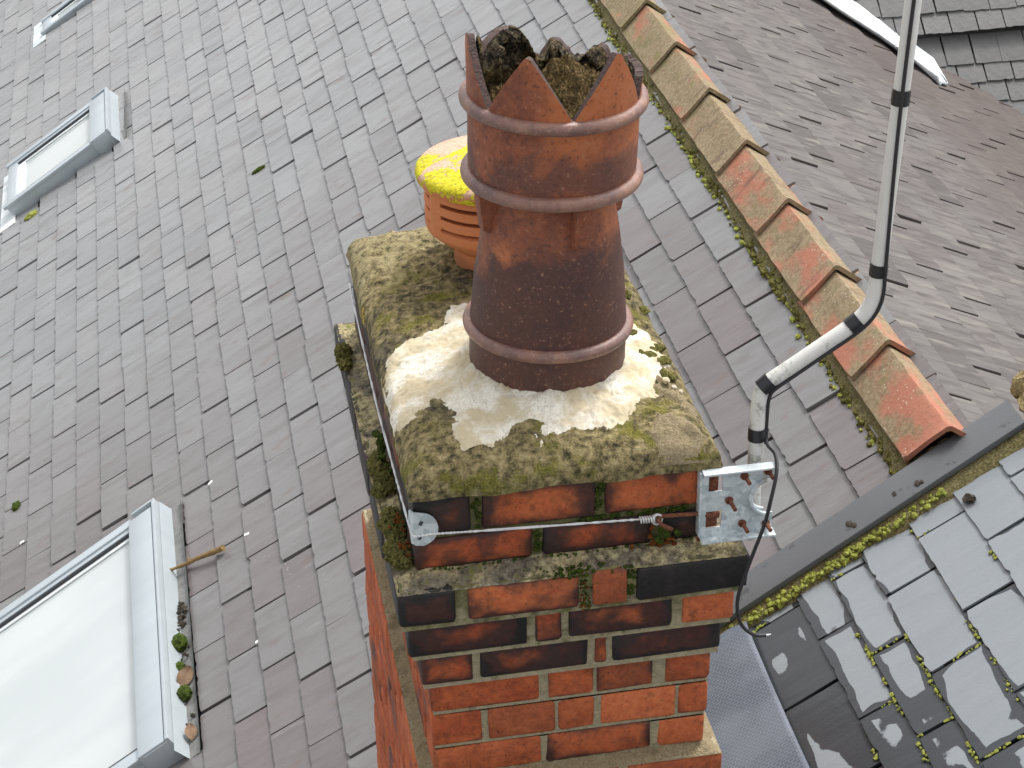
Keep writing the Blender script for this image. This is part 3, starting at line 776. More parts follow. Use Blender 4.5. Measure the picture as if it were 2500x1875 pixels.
mb = MB(); s = .98
while s < 1.62:
    dens = .9 if s < 1.45 else .45
    for _ in range(2):
        if rnd.random() < dens and noise.noise(Vector((s*7, 4, 0))) > -.35:
            k = rnd.uniform(.4, 1.15); lump(mb, (s, rnd.uniform(.724, .752), rnd.uniform(.016, .026)), (.0085*k, .0085*k, .0065*k), 1, .35)
    s += rnd.uniform(.002, .0065)
o = mb.build('moss', MT['moss_y'], vg, True); o['kind'] = 'stuff'
mb = MB()
for (s, y, k) in ((1.385, .80, 1), (1.395, .785, .8), (1.515, .80, .7), (1.575, .785, .9), (1.585, .78, .6)): lump(mb, (s, y, .0475), (.007*k, .012*k, .003*k), 2, .6)
o = mb.build('debris', MT['dirt'], vg, True); o['kind'] = 'stuff'
mb = MB(); lump(mb, (1.652, .672, .02), (.012, .013, .009), 2, .6); lump(mb, (1.66, .662, .02), (.009, .01, .008), 2, .6)
tag(mb.build('dropping', MT['dirt'], None, True, R(0, 0, 0), RROT), 'dark crumbled clump on a pale slate below the capping strip', 'debris')
mb = MB(); lump(mb, (1.195, -.09, .02), (.014, .016, .008), 2, .6); lump(mb, (1.225, -.10, .02), (.010, .012, .008), 2, .6)
tag(mb.build('leaf_litter', MT['leaf'], None, True, R(0, 0, 0), RROT), 'brown leaf litter on a damp slate at the bottom right', 'debris')
# buff ridge stones of the near house at the right edge
for k, (s, y, r) in enumerate(((1.915, .80, (.045, .06, .035)), (1.895, .745, (.028, .025, .022)), (1.925, .70, (.04, .05, .03)), (1.93, .87, (.05, .05, .045)))):
    m = MB(); lump(m, (0, 0, 0), r, 3, .28, 2.6)
    o = m.build('ridge_stone', MT['stone'], near, True, (s, y, .03))

# embossed flashing sheet beside the stack
vs = []; nu, nv = 26, 60
for j in range(nv+1):
    y = -1.0+1.728*j/nv
    for i in range(nu+1):
        t = i/nu; s = .69+.352*t; n = .034+.012*max(0, noise.noise(Vector((s*5, y*5, 2))))+.01*t*(1-t)
        if t < .16: n += .5*(.16-t)**1.4*3.2; s = .69+.352*(.06+.1*t/.16*1.0)
        if j == nv: n -= .004
        vs.append((s+(.012*(j/nv)**8 if t > .9 else 0), y+.006*sin(i*.9)*(j == nv), n))
m = MB(); m.add(vs, [(j*(nu+1)+i, j*(nu+1)+i+1, (j+1)*(nu+1)+i+1, (j+1)*(nu+1)+i) for j in range(nv) for i in range(nu)])
o = m.build('flashing_sheet', MT['emb'], None, True, R(0, 0, 0), RROT)
sm = o.modifiers.new('thick', 'SOLIDIFY'); sm.thickness = .003; sm.offset = -1
tag(o, 'blue grey honeycomb embossed flashing sheet beside the brick stack', 'flashing')

# ------------------------------------------------------------------ far wing at the top right
WP = math.acos(.742992); WO = Vector((3.20597, 5.57577, -1.39803))
WM = Matrix.Translation(WO) @ Euler((WP, 0, 0)).to_matrix().to_4x4()
wing = tag(empty('slate_roof', WO, (WP, 0, 0)), 'small grey slate wing roof in the top right corner', 'roof')
m = MB(); m.box(-1.2, 4, -1.2, .14, -.05, -.012); m.box(-1.6, 4, .15, 3.2, -.05, .026); m.build('roof_slope', MT['deck'], wing)
def wing_mesh(e, w, seed):
    r = random.Random(seed); hw = w/2-r.uniform(.0015, .004); L = e*1.6; out = []
    for i in range(7): out.append((-hw+2*hw*i/6, r.uniform(-.002, .002)+(r.uniform(.002, .006) if r.random() < .12 else 0)))
    out += [(hw, L), (-hw, L)]; n = len(out); z = lambda y: .014-.008*y/e
    return mesh('slate', [(x, y, z(y)) for x, y in out]+[(x, y, z(y)-.007) for x, y in out],
                [tuple(range(n)), tuple(range(2*n-1, n-1, -1))]+[(i, i+n, (i+1) % n+n, (i+1) % n) for i in range(n)], MT['slate_g'])
rows = [(-.63, .105, .05), (-.525, .105, .0), (-.42, .105, .07), (-.315, .105, .0), (-.21, .103, .06), (-.107, .1, .104), (-.007, .153, .065)]
rows += [(.146+.108*i, .108, (.106 if i % 2 == 0 else .05)) for i in range(9)]
for u, e, x0 in rows:
    vm = [wing_mesh(e, .136, rnd.randrange(9999)) for _ in range(4)]; up = .038 if u > .1 else 0
    for k in range(-6, 13):
        x = x0+(k+.5)*.136
        P = WM @ Vector((x, u+e/2, 0)); cu, cv, _ = px(P)
        if not (.7 < cu < 1.05 and -.12 < cv < .28): continue
        link('slate', vm[rnd.randrange(4)], wing, (x+rnd.gauss(0, .002), u+rnd.gauss(0, .002), up+rnd.uniform(0, .003)), (rnd.gauss(0, .012), rnd.gauss(0, .008), rnd.gauss(0, .008)))
# pale lead valley
LL = [(2.30, 6.10, -.895), (2.642, 5.726, -1.076), (2.732, 5.594, -1.123), (2.873, 5.455, -1.198), (2.939, 5.345, -1.233), (2.982, 5.254, -1.256), (3.036, 5.115, -1.285)]
LR = [(2.60, 6.07, -.93), (2.858, 5.841, -1.132), (2.924, 5.797, -1.172), (2.978, 5.754, -1.211), (3.066, 5.673, -1.283), (3.197, 5.573, -1.374), (3.10, 5.13, -1.31)]
vs = []
for a, b in zip(LL, LR):
    a, b = Vector(a), Vector(b)
    for t in (0, .12, .3, .5, .72, .9, 1):
        q = a.lerp(b, t); q.z += .02+.012*sin(t*9+a.x*3)-.03*sin(pi*t); vs.append(q)
m = MB(); m.add(vs, [(j*7+i, j*7+i+1, j*7+i+8, j*7+i+7) for j in range(6) for i in range(6)])
o = m.build('valley_flashing', MT['leadw'], None, True); so_ = o.modifiers.new('thick', 'SOLIDIFY'); so_.thickness = .012
tag(o, 'bright white lead valley strip ending in a point near the top right', 'flashing')

# ------------------------------------------------------------------ chimney stack
stack = tag(empty('chimney_stack', (.275, .49, -1.5)), 'corbelled red brick chimney stack, sooty and mossy at the top', 'chimney')
SO = Vector(stack.location)
def brick(x0, x1, y0, y1, z0, z1, soot, tone=0., seed=None):
    r = random.Random(seed if seed is not None else rnd.random()); c = Vector(((x0+x1)/2, (y0+y1)/2, (z0+z1)/2)); j = .0016
    bm = bmesh.new(); bmesh.ops.create_cube(bm, size=1)
    for v in bm.verts: v.co = Vector((v.co.x*(x1-x0)+r.uniform(-j, j), v.co.y*(y1-y0)+r.uniform(-j, j), v.co.z*(z1-z0)+r.uniform(-j, j)))
    bmesh.ops.bevel(bm, geom=bm.edges[:], offset=.007+r.uniform(-.0015, .0025), segments=2, profile=.5, affect='EDGES')
    for v in bm.verts: v.co += Vector((r.gauss(0, .0006), r.gauss(0, .0006), r.gauss(0, .0006)))
    me = bpy.data.meshes.new('brick'); bm.to_mesh(me); bm.free(); me.materials.append(MT['brick'])
    for p in me.polygons: p.use_smooth = True
    o = link('brick', me, stack, c-SO, (r.gauss(0, .004), r.gauss(0, .003), r.gauss(0, .004))); o['soot'] = soot; o['tone'] = tone
    return o
BY1 = .965                                       # back of the shaft
C_ = .082
def zr(i): return (-.002-C_*i-.073, -.002-C_*i)
courses = [   # x0,x1,y0,y1,z0,z1, front bricks (x0,x1,soot,tone), soot for the flanks
    (-.012, .530, .0, BY1, .088, .170, [(-.012, .095, .74, 0), (.114, .326, .44, .5), (.346, .530, .28, .55)], .45),
    (-.012, .530, .0, BY1, .012, .077, [(-.012, .209, .44, .1), (.229, .436, .66, 0), (.456, .530, .9, 0)], .5),
    (-.055, .611, -.053, 1.02, -.077, -.002, [(-.055, .055, .9, 0), (.076, .287, .34, .75), (.311, .377, .30, .45), (.394, .611, 1.5, 0)], .75),
    (-.035, .593, -.036, 1.0, -.160, -.085, [(-.035, .191, .78, 0), (.206, .256, .42, .1), (.269, .469, .66, .3), (.490, .593, .10, .75)], .3),
    (-.013, .574, -.018, .985, -.242, -.168, [(-.013, .087, .46, .1), (.101, .311, .72, 0), (.323, .347, .42, 0), (.357, .574, .74, 0)], .25),
    (.006, .560, .0, BY1, -.326, -.250, [(.006, .218, .26, .1), (.236, .326, .26, .25), (.330, .445, .32, .3), (.467, .560, .32, .2)], .2),
    (.006, .557, .0, BY1, -.409, -.334, [(.006, .105, .22, .1), (.116, .250, .16, .45), (.253, .327, .22, .3), (.340, .493, .12, .95), (.496, .557, .22, .4)], .12),
    (.006, .554, .0, BY1, -.486, -.417, [(.006, .221, .18, .3), (.231, .442, .34, .3), (.456, .554, .12, .65)], .1)]
z = -.497; i = 0
while z > -1.30:
    z0 = z-.074; fr = [(-.022, .195, .15, .2), (.207, .375, .2, .3), (.387, .585, .18, .3)] if i % 2 == 0 else [(-.022, .085, .2, .3), (.097, .31, .15, .2), (.322, .478, .2, .4), (.49, .585, .2, .2)]
    courses.append((-.022, .585, -.03, .995, z0, z, fr, .12)); z -= C_; i += 1
core = MB()
for ci, (x0, x1, y0, y1, z0, z1, fr, fs) in enumerate(courses):
    rec = .007 if ci < 4 else .0045
    core.box(x0+rec, x1-rec, y0+rec, y1-rec, z0-.0105, z1+.001)
    long0 = fr[0][1]-fr[0][0] > .15; dep = .103 if long0 else .21
    depr = .103 if fr[-1][1]-fr[-1][0] > .15 else .21
    if z1 > -.95:
        for k, (a, b, s_, t_) in enumerate(fr):
            d = dep if k == 0 else depr if k == len(fr)-1 else .1
            o = brick(a, b, y0, y0+d, z0, z1, s_, t_, 1000+ci*50+k)
    for side, d0 in ((0, dep), (1, depr)):
        y = y0+d0+.012
        while y < y1-.02:
            L = .212 if y+.212 < y1-.06 else y1-y
            zg = RH+(x0 if side == 0 else x1)*math.tan(RP)
            if z1 > zg-.05:
                if side == 0: brick(x0, x0+.1, y, y+L, z0, z1, max(0, fs+rnd.uniform(-.12, .15)), rnd.uniform(0, .4))
                elif ci < 8: brick(x1-.1, x1, y, y+L, z0, z1, max(0, fs+rnd.uniform(-.12, .15)), rnd.uniform(0, .4))
            y += L+.012
    if ci < 6:
        x = x0+.112
        while x < x1-.12: brick(x, min(x+.212, x1-.11), y1-.1, y1, z0, z1, fs, .2); x += .224
for v in range(len(core.v)): core.v[v] = tuple(Vector(core.v[v])-SO)
core.build('mortar', MT['mortar'], stack)

def field(x0, x1, y0, y1, res, zf, keep=None):
    nx = int((x1-x0)/res); ny = int((y1-y0)/res); idx = {}; vs = []; fs = []
    def vid(i, j):
        if (i, j) not in idx:
            x = x0+(x1-x0)*i/nx; y = y0+(y1-y0)*j/ny; q = zf(x, y); idx[(i, j)] = len(vs)
            vs.append(q if isinstance(q, tuple) else (x, y, q))
        return idx[(i, j)]
    for j in range(ny):
        for i in range(nx):
            cx = x0+(x1-x0)*(i+.5)/nx; cy = y0+(y1-y0)*(j+.5)/ny
            if keep is None or keep(cx, cy): fs.append((vid(i, j), vid(i+1, j), vid(i+1, j+1), vid(i, j+1)))
    return vs, fs
def fbm(x, y, z=0, o=4): return noise.fractal(Vector((x, y, z)), 1.0, 2.0, o)
POT = Vector((.296, .30, .25)); COWL = Vector((.268, .735, .262))
FX0, FX1, FY0, FY1 = -.020, .563, -.018, .985
def fz(x, y):
    d = min(x-FX0, FX1-x, y-FY0, FY1-y)
    t = min(max(d, 0)/.062, 1); z = .181+.050*math.sqrt(max(0, 1-(1-t)**2))+.026*min(1, max(d, 0)/.17)
    r = math.hypot(x-POT.x, y-POT.y); z += .012*math.exp(-((max(r, .14)-.14)/.06)**2)
    r2 = math.hypot(x-COWL.x, y-COWL.y); z += .016*math.exp(-((max(r2, .09)-.09)/.05)**2)
    z += .022*max(0, min(1, (y-.84)/.05))*max(0, 1-abs(x-.17)/.2)**.5 if y > .8 else 0
    a = min(1, d/.03)
    return z+a*(.010*fbm(x*9, y*9)+.0045*fbm(x*38, y*38, 5)+.0022*fbm(x*120, y*120, 9, 2))
def fpos(x, y):
    z = fz(x, y); d = min(x-FX0, FX1-x, y-FY0, FY1-y); k = max(0, 1-d/.05)
    return (x+k*.007*fbm(y*9, 3, 1)*(1 if abs(x-.27) > .2 else .3), y+k*.006*fbm(x*9, 7, 2), z)
vs, fs = field(FX0, FX1, FY0, FY1, .0042, fpos)
m = MB(); m.add([Vector(v)-SO for v in vs], fs)
# skirt so the slab has an edge
sk = []
n_ = 120
for k in range(n_):
    t = k/n_*4; s_, u = int(t), t-int(t)
    x, y = [(FX0+(FX1-FX0)*u, FY0), (FX1, FY0+(FY1-FY0)*u), (FX1-(FX1-FX0)*u, FY1), (FX0, FY1-(FY1-FY0)*u)][s_]
    sk += [Vector(fpos(x, y))-SO+Vector((0, 0, .001)), Vector(fpos(x, y))-SO-Vector((0, 0, .006+.004*fbm(x*25, y*25)))]
m.add(sk, [(2*k, 2*k+1, (2*k+3) % (2*n_), (2*k+2) % (2*n_)) for k in range(n_)])
m.build('flaunching', MT['flaunch'], stack, True)
WHITE = [(.145, .568), (.126, .496), (.067, .464), (.021, .452), (-.012, .405), (-.016, .295), (-.016, .21), (-.012, .168), (.018, .176), (.045, .201), (.062, .236), (.084, .2), (.093, .16), (.083, .117), (.078, .067),
         (.098, .048), (.144, .053), (.197, .093), (.221, .096), (.245, .083), (.23, .028), (.254, .052), (.299, .064), (.359, .059), (.41, .078), (.437, .126), (.476, .156), (.501, .222), (.537, .272), (.53, .323), (.532, .366), (.514, .413), (.49, .47), (.4, .53), (.28, .55)]
TAN = [(.457, .087), (.488, .087), (.527, .050), (.540, .008), (.522, -.010), (.477, -.013), (.442, -.010), (.441, .037)]
TAN2 = [(.49, .21), (.53, .19), (.548, .12), (.54, .07), (.515, .09), (.505, .14), (.47, .17)]
def pdist(poly, x, y):
    ins = False; d = 9; n = len(poly)
    for i in range(n):
        x1, y1 = poly[i]; x2, y2 = poly[(i+1) % n]
        if (y1 > y) != (y2 > y) and x < (x2-x1)*(y-y1)/(y2-y1)+x1: ins = not ins
        dx, dy = x2-x1, y2-y1; t = max(0, min(1, ((x-x1)*dx+(y-y1)*dy)/(dx*dx+dy*dy)))
        d = min(d, math.hypot(x-x1-t*dx, y-y1-t*dy))
    return d if ins else -d
def patch(name, poly, mat, th, res, lump_=1.0, collar=False):
    x0, x1 = min(p[0] for p in poly)-.01, max(p[0] for p in poly)+.01; y0, y1 = min(p[1] for p in poly)-.01, max(p[1] for p in poly)+.01
    x0 = max(x0, FX0+.0015); y0 = max(y0, FY0+.0015); x1 = min(x1, FX1-.0015)
    def sd_(x, y): return pdist(poly, x, y)+.010*fbm(x*30, y*30, 4)+.005*fbm(x*90, y*90, 2, 3)
    def zf(x, y):
        t = max(-1, min(1, sd_(x, y)/.010)); q = fpos(x, y)
        h = th*t*(1 if t > 0 else .8)
        l = lump_*(.004*fbm(x*26, y*26, 8)+.0018*fbm(x*80, y*80, 3))
        if collar:
            r = math.hypot(x-POT.x, y-POT.y); h += .005*math.exp(-((max(r, .135)-.135)/.03)**2)*(1 if t > 0 else 0)
            if r < .21: l *= .35+.65*max(0, (r-.16)/.05)
        d = min(x-FX0, FX1-x, y-FY0); k = min(1, max(0, d/.012))
        return (q[0], q[1], q[2]+(h+l)*(.35+.65*k))
    vs, fs = field(x0, x1, y0, y1, res, zf, lambda x, y: sd_(x, y) > -.009)
    m = MB(); m.add([Vector(v)-SO for v in vs], fs); return m.build(name, mat, stack, True)
patch('fresh_mortar', WHITE, MT['fresh'], .0035, .0030, .6, True)
patch('mortar_patch', TAN, MT['tan'], .005, .004, .4)
patch('mortar_patch', TAN2, MT['tan'], .007, .004, .8)
# weathered mortar on the ledges
def ledge(x0, x1, y0, y1, bx0, bx1, by0, by1, zb, rise, mat='ledge', name='ledge_mortar'):
    def zf(x, y):
        d = min(x-x0, x1-x, y-y0, y1-y); t = max(0, d)/.05
        return zb-.004+rise*min(1.2, t)+min(1, d/.008)*(.0055*fbm(x*22, y*22, zb)+.0028*fbm(x*90, y*90, 1))
    vs, fs = field(x0+.002, x1-.002, y0+.002, y1-.002, .0055, zf, lambda x, y: not (bx0+.012 < x < bx1-.012 and by0+.012 < y < by1-.012))
    m = MB(); m.add([Vector(v)-SO for v in vs], fs); m.build(name, MT[mat], stack, True)
ledge(-.055, .611, -.053, 1.02, -.012, .530, 0, BY1, .0, .017)
ledge(-.022, .585, -.03, .995, .006, .554, 0, BY1, -.494, .022, 'tan')
# moss on the stack
def mossy(items, mat, name='moss'):
    mb = MB()
    for c, r, sub in items: lump(mb, Vector(c)-SO, r, sub, .55, 3.6)
    o = mb.build(name, MT[mat], stack, True); o['kind'] = 'stuff'
it = []
for _ in range(26):
    it.append(((rnd.uniform(-.046, -.02), rnd.uniform(.02, .20), rnd.uniform(.008, .020)), (rnd.uniform(.010, .020), rnd.uniform(.014, .026), rnd.uniform(.007, .014)), 3))
for _ in range(14):
    it.append(((rnd.uniform(-.044, -.018), rnd.uniform(.28, .40), rnd.uniform(.008, .020)), (rnd.uniform(.010, .018), rnd.uniform(.014, .024), rnd.uniform(.007, .014)), 3))
for _ in range(7): it.append(((rnd.uniform(-.058, -.036), rnd.uniform(.80, .88), rnd.uniform(.008, .022)), (rnd.uniform(.010, .018), rnd.uniform(.012, .022), rnd.uniform(.008, .014)), 3))
mossy(it, 'moss_o')
it = []
for _ in range(14): it.append(((rnd.uniform(-.03, -.012), rnd.uniform(.33, .46), rnd.uniform(.02, .06)), (rnd.uniform(.005, .009),)*3, 1))
for x, z0, z1 in ((.104, .09, .155), (.336, .09, .16), (.219, .02, .075)):
    for _ in range(16): it.append(((x+rnd.gauss(0, .004), .004, rnd.uniform(z0, z1)), (.004, .004, .005), 1))
for x in [rnd.uniform(0, .52) for _ in range(70)]: it.append(((x, -.004, rnd.uniform(.006, .018)), (rnd.uniform(.002, .005), .003, .0025), 1))
for x in [rnd.uniform(.30, .50) for _ in range(40)]: it.append(((x, .004, .082+rnd.uniform(-.004, .005)), (rnd.uniform(.005, .009), .005, .004), 1))
for _ in range(16): it.append(((.455+rnd.gauss(0, .012), -.012, rnd.uniform(.022, .05)), (.006, .006, .006), 1))
for _ in range(30): it.append(((.383+rnd.gauss(0, .005), -.047, rnd.uniform(-.07, .0)), (.004, .004, .004), 1))
for _ in range(90): it.append(((rnd.gauss(.27, .03), rnd.uniform(-.054, -.028), rnd.uniform(-.006, .006)), (rnd.uniform(.002, .0045),)*3, 1))
for _ in range(40): it.append(((.298+rnd.gauss(0, .005), -.046, rnd.uniform(-.09, -.005)), (.003,)*3, 1))
mossy(it, 'moss')
it = []
for _ in range(26): it.append(((rnd.gauss(-.024, .006), rnd.choice([rnd.gauss(.045, .012), rnd.gauss(.13, .014)]), rnd.uniform(.03, .045)), (.0035, .0035, .0035), 1))
for _ in range(20): it.append(((.455+rnd.gauss(0, .02), -.01, rnd.uniform(.012, .06)), (.005, .005, .006), 1))
for _ in range(26): it.append(((.298+rnd.gauss(0, .006), -.047, rnd.uniform(-.09, 0)), (.0026,)*3, 1))
mossy(it, 'moss_r')
it = [((rnd.uniform(.48, .545), rnd.uniform(.18, .62), 0), (rnd.uniform(.008, .016), rnd.uniform(.01, .018), .007), 2) for _ in range(14)]
it = [((c[0], c[1], fz(c[0], c[1])+.002), r, s) for c, r, s in it]; mossy(it, 'moss_o')
for (x, y, r) in ((.504, .185, .007), (.516, .17, .005), (.526, .158, .0045)):
    mb = MB(); lump(mb, Vector((x, y, fz(x, y)+.012))-SO, (r, r*1.1, r*.8), 2, .35); mb.build('mortar_crumb', MT['fresh'], stack, True)

# ------------------------------------------------------------------ crown pot
pot = tag(empty('chimney_pot', POT, (0, .030, 0)), 'tall brown crown chimney pot with pointed teeth, tar caked inside', 'chimney pot')
TC = [-29, 31, 91, 151, 211, 271]
def ztop(a):
    a = a % 360; best = 999; tc = 0
    for c in TC:
        d = abs((a-c+180) % 360-180)
        if d < best: best, tc = d, c
    t = best/30.; z = .562+.124*(1-t)**.92
    if tc == 151:
        d = (a-151+180) % 360-180           # positive is towards the left in the picture
        lim = .606-.045*max(0, 1-abs(d+1)/15)+.007*noise.noise(Vector((a*.35, 1, 0)))
        z = min(z, max(lim, .572))
    if tc == 211: z = min(z, .636+.008*noise.noise(Vector((a*.3, 5, 0)))-.022*max(0, ((a-211+180) % 360-180)/20))
    if tc == 91: z = min(z, .605+.006*noise.noise(Vector((a*.5, 2, 0))))
    z = min(z, .680)
    return z+.0012*noise.noise(Vector((a*.9, 3, 2)))
prof = [(.149, -.07), (.150, .0), (.150, .08), (.149, .115), (.1465, .14), (.1435, .18), (.140, .22), (.134, .26), (.128, .30), (.1225, .33), (.1185, .355), (.1185, .374), (.128, .392), (.151, .404), (.155, .43), (.1555, .48), (.156, .52), (.1565, .545), (.157, .556)]
NA = 216; vs = []; fs = []; nt = 7; np_ = len(prof); rows_ = np_+nt
for k in range(NA):
    a = 360*k/NA; ar = rad(a); zt = ztop(a); col = [(r, z) for r, z in prof]
    for i in range(1, nt+1): z = .556+(zt-.556)*i/nt; col.append((.1572+.004*(z-.556)/.13, z))
    for r, z in col: vs.append((r*sin(ar), -r*cos(ar), z))
    inn = [(r-.016, z) for r, z in reversed(col)]; inn[0] = (col[-1][0]-.0145, col[-1][1]-.001)
    for r, z in inn: vs.append((r*sin(ar), -r*cos(ar), z))
R2 = rows_*2
for k in range(NA):
    b, c = k*R2, ((k+1) % NA)*R2
    for i in range(R2-1): fs.append((b+i, c+i, c+i+1, b+i+1))
m = MB(); m.add(vs, fs); body = m.build('body', MT['pot'], pot, True)
body.data.materials.append(MT['clay'])                # broken edges and the smoked inside
for k, p_ in enumerate(body.data.polygons):
    if k % (R2-1) >= rows_-1: p_.material_index = 1
for rz, rr_, mr in ((.0975, .1500, .0132), (.408, .1545, .0142), (.5535, .1580, .0140)):
    m = MB(); m.lathe([(rr_+mr*cos(t), rz+mr*.95*sin(t)) for t in [2*pi*i/14 for i in range(14)]], 120, closed=True); m.build('bead', MT['bead'], body, True)
for a in (12, 102, 192, 282):
    m = MB(); w = .0135
    m.add([(-w, -.115, .30), (w, -.115, .30), (w, -.139, .312), (-w, -.139, .312), (-w, -.112, .405), (w, -.112, .405), (w, -.151, .402), (-w, -.151, .402), (-w, -.146, .36), (w, -.146, .36)],
          [(0, 1, 2, 3), (3, 2, 9, 8), (8, 9, 6, 7), (0, 3, 8, 7, 4), (1, 5, 6, 9, 2)])
    m.build('fin', MT['pot'], body, False, rot=(0, 0, rad(a)), bevel=.002)
# tar lining and flaky plug
vs = []; fs = []; NB, NR = 260, 26
for k in range(NB):
    a = 360*k/NB; ar = rad(a); back = max(0, -cos(rad(a+11)))
    zt = ztop(a); top = (max(zt, .583)+.003+.006*fbm(a*.12, 1, 2)+.005*fbm(a*.5, 2, 2)) if 60 < (a+11) % 360 < 290 else .566
    if 60 < (a+11) % 360 < 290 and back < .3: top = min(top, zt-.004)
    for i in range(NR):
        t = i/(NR-1); z = .46+(top-.46)*t
        th = (.020+.020*back*(1-t*.35))*(1 if i < NR-1 else .12)*min(1, .35+back*1.4)
        r = .1405-th*(1+.6*fbm(sin(ar)*9, cos(ar)*9, z*34)+.35*fbm(sin(ar)*30, cos(ar)*30, z*160)); vs.append((r*sin(ar), -r*cos(ar), z+.003*fbm(a*.3, z*40)))
    vs.append((.1415*sin(ar), -.1415*cos(ar), top-.003))
RW = NR+1
for k in range(NB):
    b, c = k*RW, ((k+1) % NB)*RW
    for i in range(RW-1): fs.append((b+i, b+i+1, c+i+1, c+i))
m = MB(); m.add(vs, fs); m.build('tar_lining', MT['tar'], pot, True)
def plug(x, y):
    r = math.hypot(x, y); hump = .062*math.exp(-(((x-.035)/.075)**2+((y-.05)/.055)**2))
    return .534+hump+.018*fbm(x*14, y*14, 3)+.014*fbm(x*50, y*50, 6)+.005*fbm(x*150, y*150, 1)-.02*max(0, (-y-.04)/.08)
vs, fs = field(-.136, .136, -.136, .136, .0025, plug, lambda x, y: math.hypot(x, y) < .135)
m = MB(); m.add(vs, fs); m.build('tar_plug', MT['nest'], pot, True)
# mortar splashes on the foot of the pot
for a, z, s_ in ((-44, .035, .006), (-40, .02, .008), (-36, .012, .006), (26, .02, .009), (31, .034, .005), (-12, .006, .007), (-8, .004, .006)):
    m = MB(); ar = rad(a); lump(m, (.147*sin(ar), -.147*cos(ar), z), (s_*.55, s_*.4, s_), 2, .4); m.build('mortar_splash', MT['fresh'], pot, True)

# ------------------------------------------------------------------ vented cowl behind
cowl = tag(empty('chimney_cowl', COWL), 'short orange terracotta vent cowl with yellow lichen on its cap', 'chimney cowl')
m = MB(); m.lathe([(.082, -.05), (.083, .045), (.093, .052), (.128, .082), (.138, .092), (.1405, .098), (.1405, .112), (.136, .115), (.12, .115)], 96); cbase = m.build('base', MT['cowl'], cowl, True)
m = MB(); m.lathe([(.120, .09), (.120, .20), (.0, .20)], 48); m.build('core', MT['gasket'], cowl, True)  # dark core stands in for the shade inside the vent slots
for z0, z1 in ((.1215, .1415), (.1495, .1685), (.1775, .1985)):
    m = MB(); m.lathe([(.118, z0+.002), (.1385, z0), (.1415, z0+.003), (.1405, z1-.006), (.138, z1), (.118, z1-.002)], 96); m.build('louvre', MT['cowl'], cowl, True)
for k in range(6):
    a0 = rad(k*60-68); m = MB(); vs = []
    for i in range(7):
        a = a0+rad(-9+3*i)
        for r, z in ((.1390+.004*(1-abs(i-3)/3), .10), (.1390+.004*(1-abs(i-3)/3), .2)): vs.append((r*sin(a), -r*cos(a), z))
    for i in range(7):
        a = a0+rad(-9+3*i)
        for z in (.10, .2): vs.append((.117*sin(a), -.117*cos(a), z))
    f_ = [(2*i, 2*i+2, 2*i+3, 2*i+1) for i in range(6)]+[(14+2*i+2, 14+2*i, 14+2*i+1, 14+2*i+3) for i in range(6)]+[(0, 1, 15, 14), (13, 12, 26, 27)]
    m.add(vs, f_); m.build('post', MT['cowl'], cbase, True)
m = MB(); m.lathe([(.12, .194), (.150, .196), (.156, .202), (.158, .211), (.156, .220), (.149, .227), (.135, .231), (.10, .238), (.05, .242), (.0001, .243)], 96); m.build('cap', MT['cowl_l'], cowl, True)

# ------------------------------------------------------------------ lashing wire, corner plate
wp = [(.438, -.016, .080), (.3, -.013, .085), (.1, -.011, .094), (.02, -.0115, .099), (-.004, -.013, .099), (-.0145, -.006, .0985), (-.017, .05, .096), (-.0185, .3, .089), (-.0195, .5, .088), (-.0195, .75, .102), (-.0195, .93, .12), (-.0195, .962, .123)]
lw = tag(empty('lashing_wire', (0, -.012, .098)), 'twisted steel lashing wire tied round the top of the brick stack', 'wire'); LO = Vector(lw.location)
for ph in (0, pi):
    path = smoothpath(wp, 14); out = []; L = 0
    for i, p in enumerate(path):
        if i: L += (p-path[i-1]).length
        t = (path[min(i+1, len(path)-1)]-path[max(i-1, 0)]).normalized(); u = t.cross(Vector((0, 0, 1))).normalized(); v = u.cross(t)
        a = L*420+ph; out.append(p+(u*cos(a)+v*sin(a))*.0011-LO)
    m = MB(); m.tube(out, .0016, 6); m.build('strand', MT['wire'], lw, True)
m = MB(); tw = [Vector((.437-.030*t+.0, -.018, .080+.001*t))+Vector((0, sin(t*38)*.006, cos(t*38)*.006)) for t in [i/60 for i in range(61)]]
m.tube([p-LO for p in tw], .0016, 6)
ring = [Vector((.440+.0095*cos(a), -.019-.002*sin(a*.5), .079+.0105*sin(a))) for a in [i*2*pi/20 for i in range(41)]]
m.tube([p-LO for p in ring], .0017, 6); m.build('knot', MT['wire'], lw, True)
m = MB(); pts = [(-.012, .150)]
for i in range(14): a = rad(78-158*i/13); pts.append((-.002+.034*cos(a), .110+.036*sin(a)))
pts += [(-.012, .078)]
vs = [(x, -.0085+.0010*sin(x*90), z) for x, z in pts]; vs += [(x, y-.0024, z) for x, y, z in vs]; n = len(pts)
fs = [tuple(range(n)), tuple(range(2*n-1, n-1, -1))]+[(i, (i+1) % n, (i+1) % n+n, i+n) for i in range(n)]
m.add(vs, fs)
fl = [(-.0150, .000, .076), (-.0150, .000, .150), (-.0150, .022, .135), (-.0150, .03, .112), (-.0150, .022, .088)]
m.add(fl+[(x-.0024, y, z) for x, y, z in fl], [(0, 1, 2, 3, 4), (9, 8, 7, 6, 5)]+[(i, (i+1) % 5, (i+1) % 5+5, i+5) for i in range(5)])
m.add([(-.012, -.0085, .078), (-.012, -.0085, .15), (-.0175, -.001, .15), (-.0175, -.001, .076)], [(0, 1, 2, 3)])
cp = m.build('corner_plate', MT['galv'], None); tag(cp, 'small rounded galvanised plate under the wire at the near corner', 'corner plate')
m = MB(); m.tube([(-.001, -.0112, .122), (.002, -.0112, .129)], .0035, 8); m.build('hole', MT['gasket'], cp)
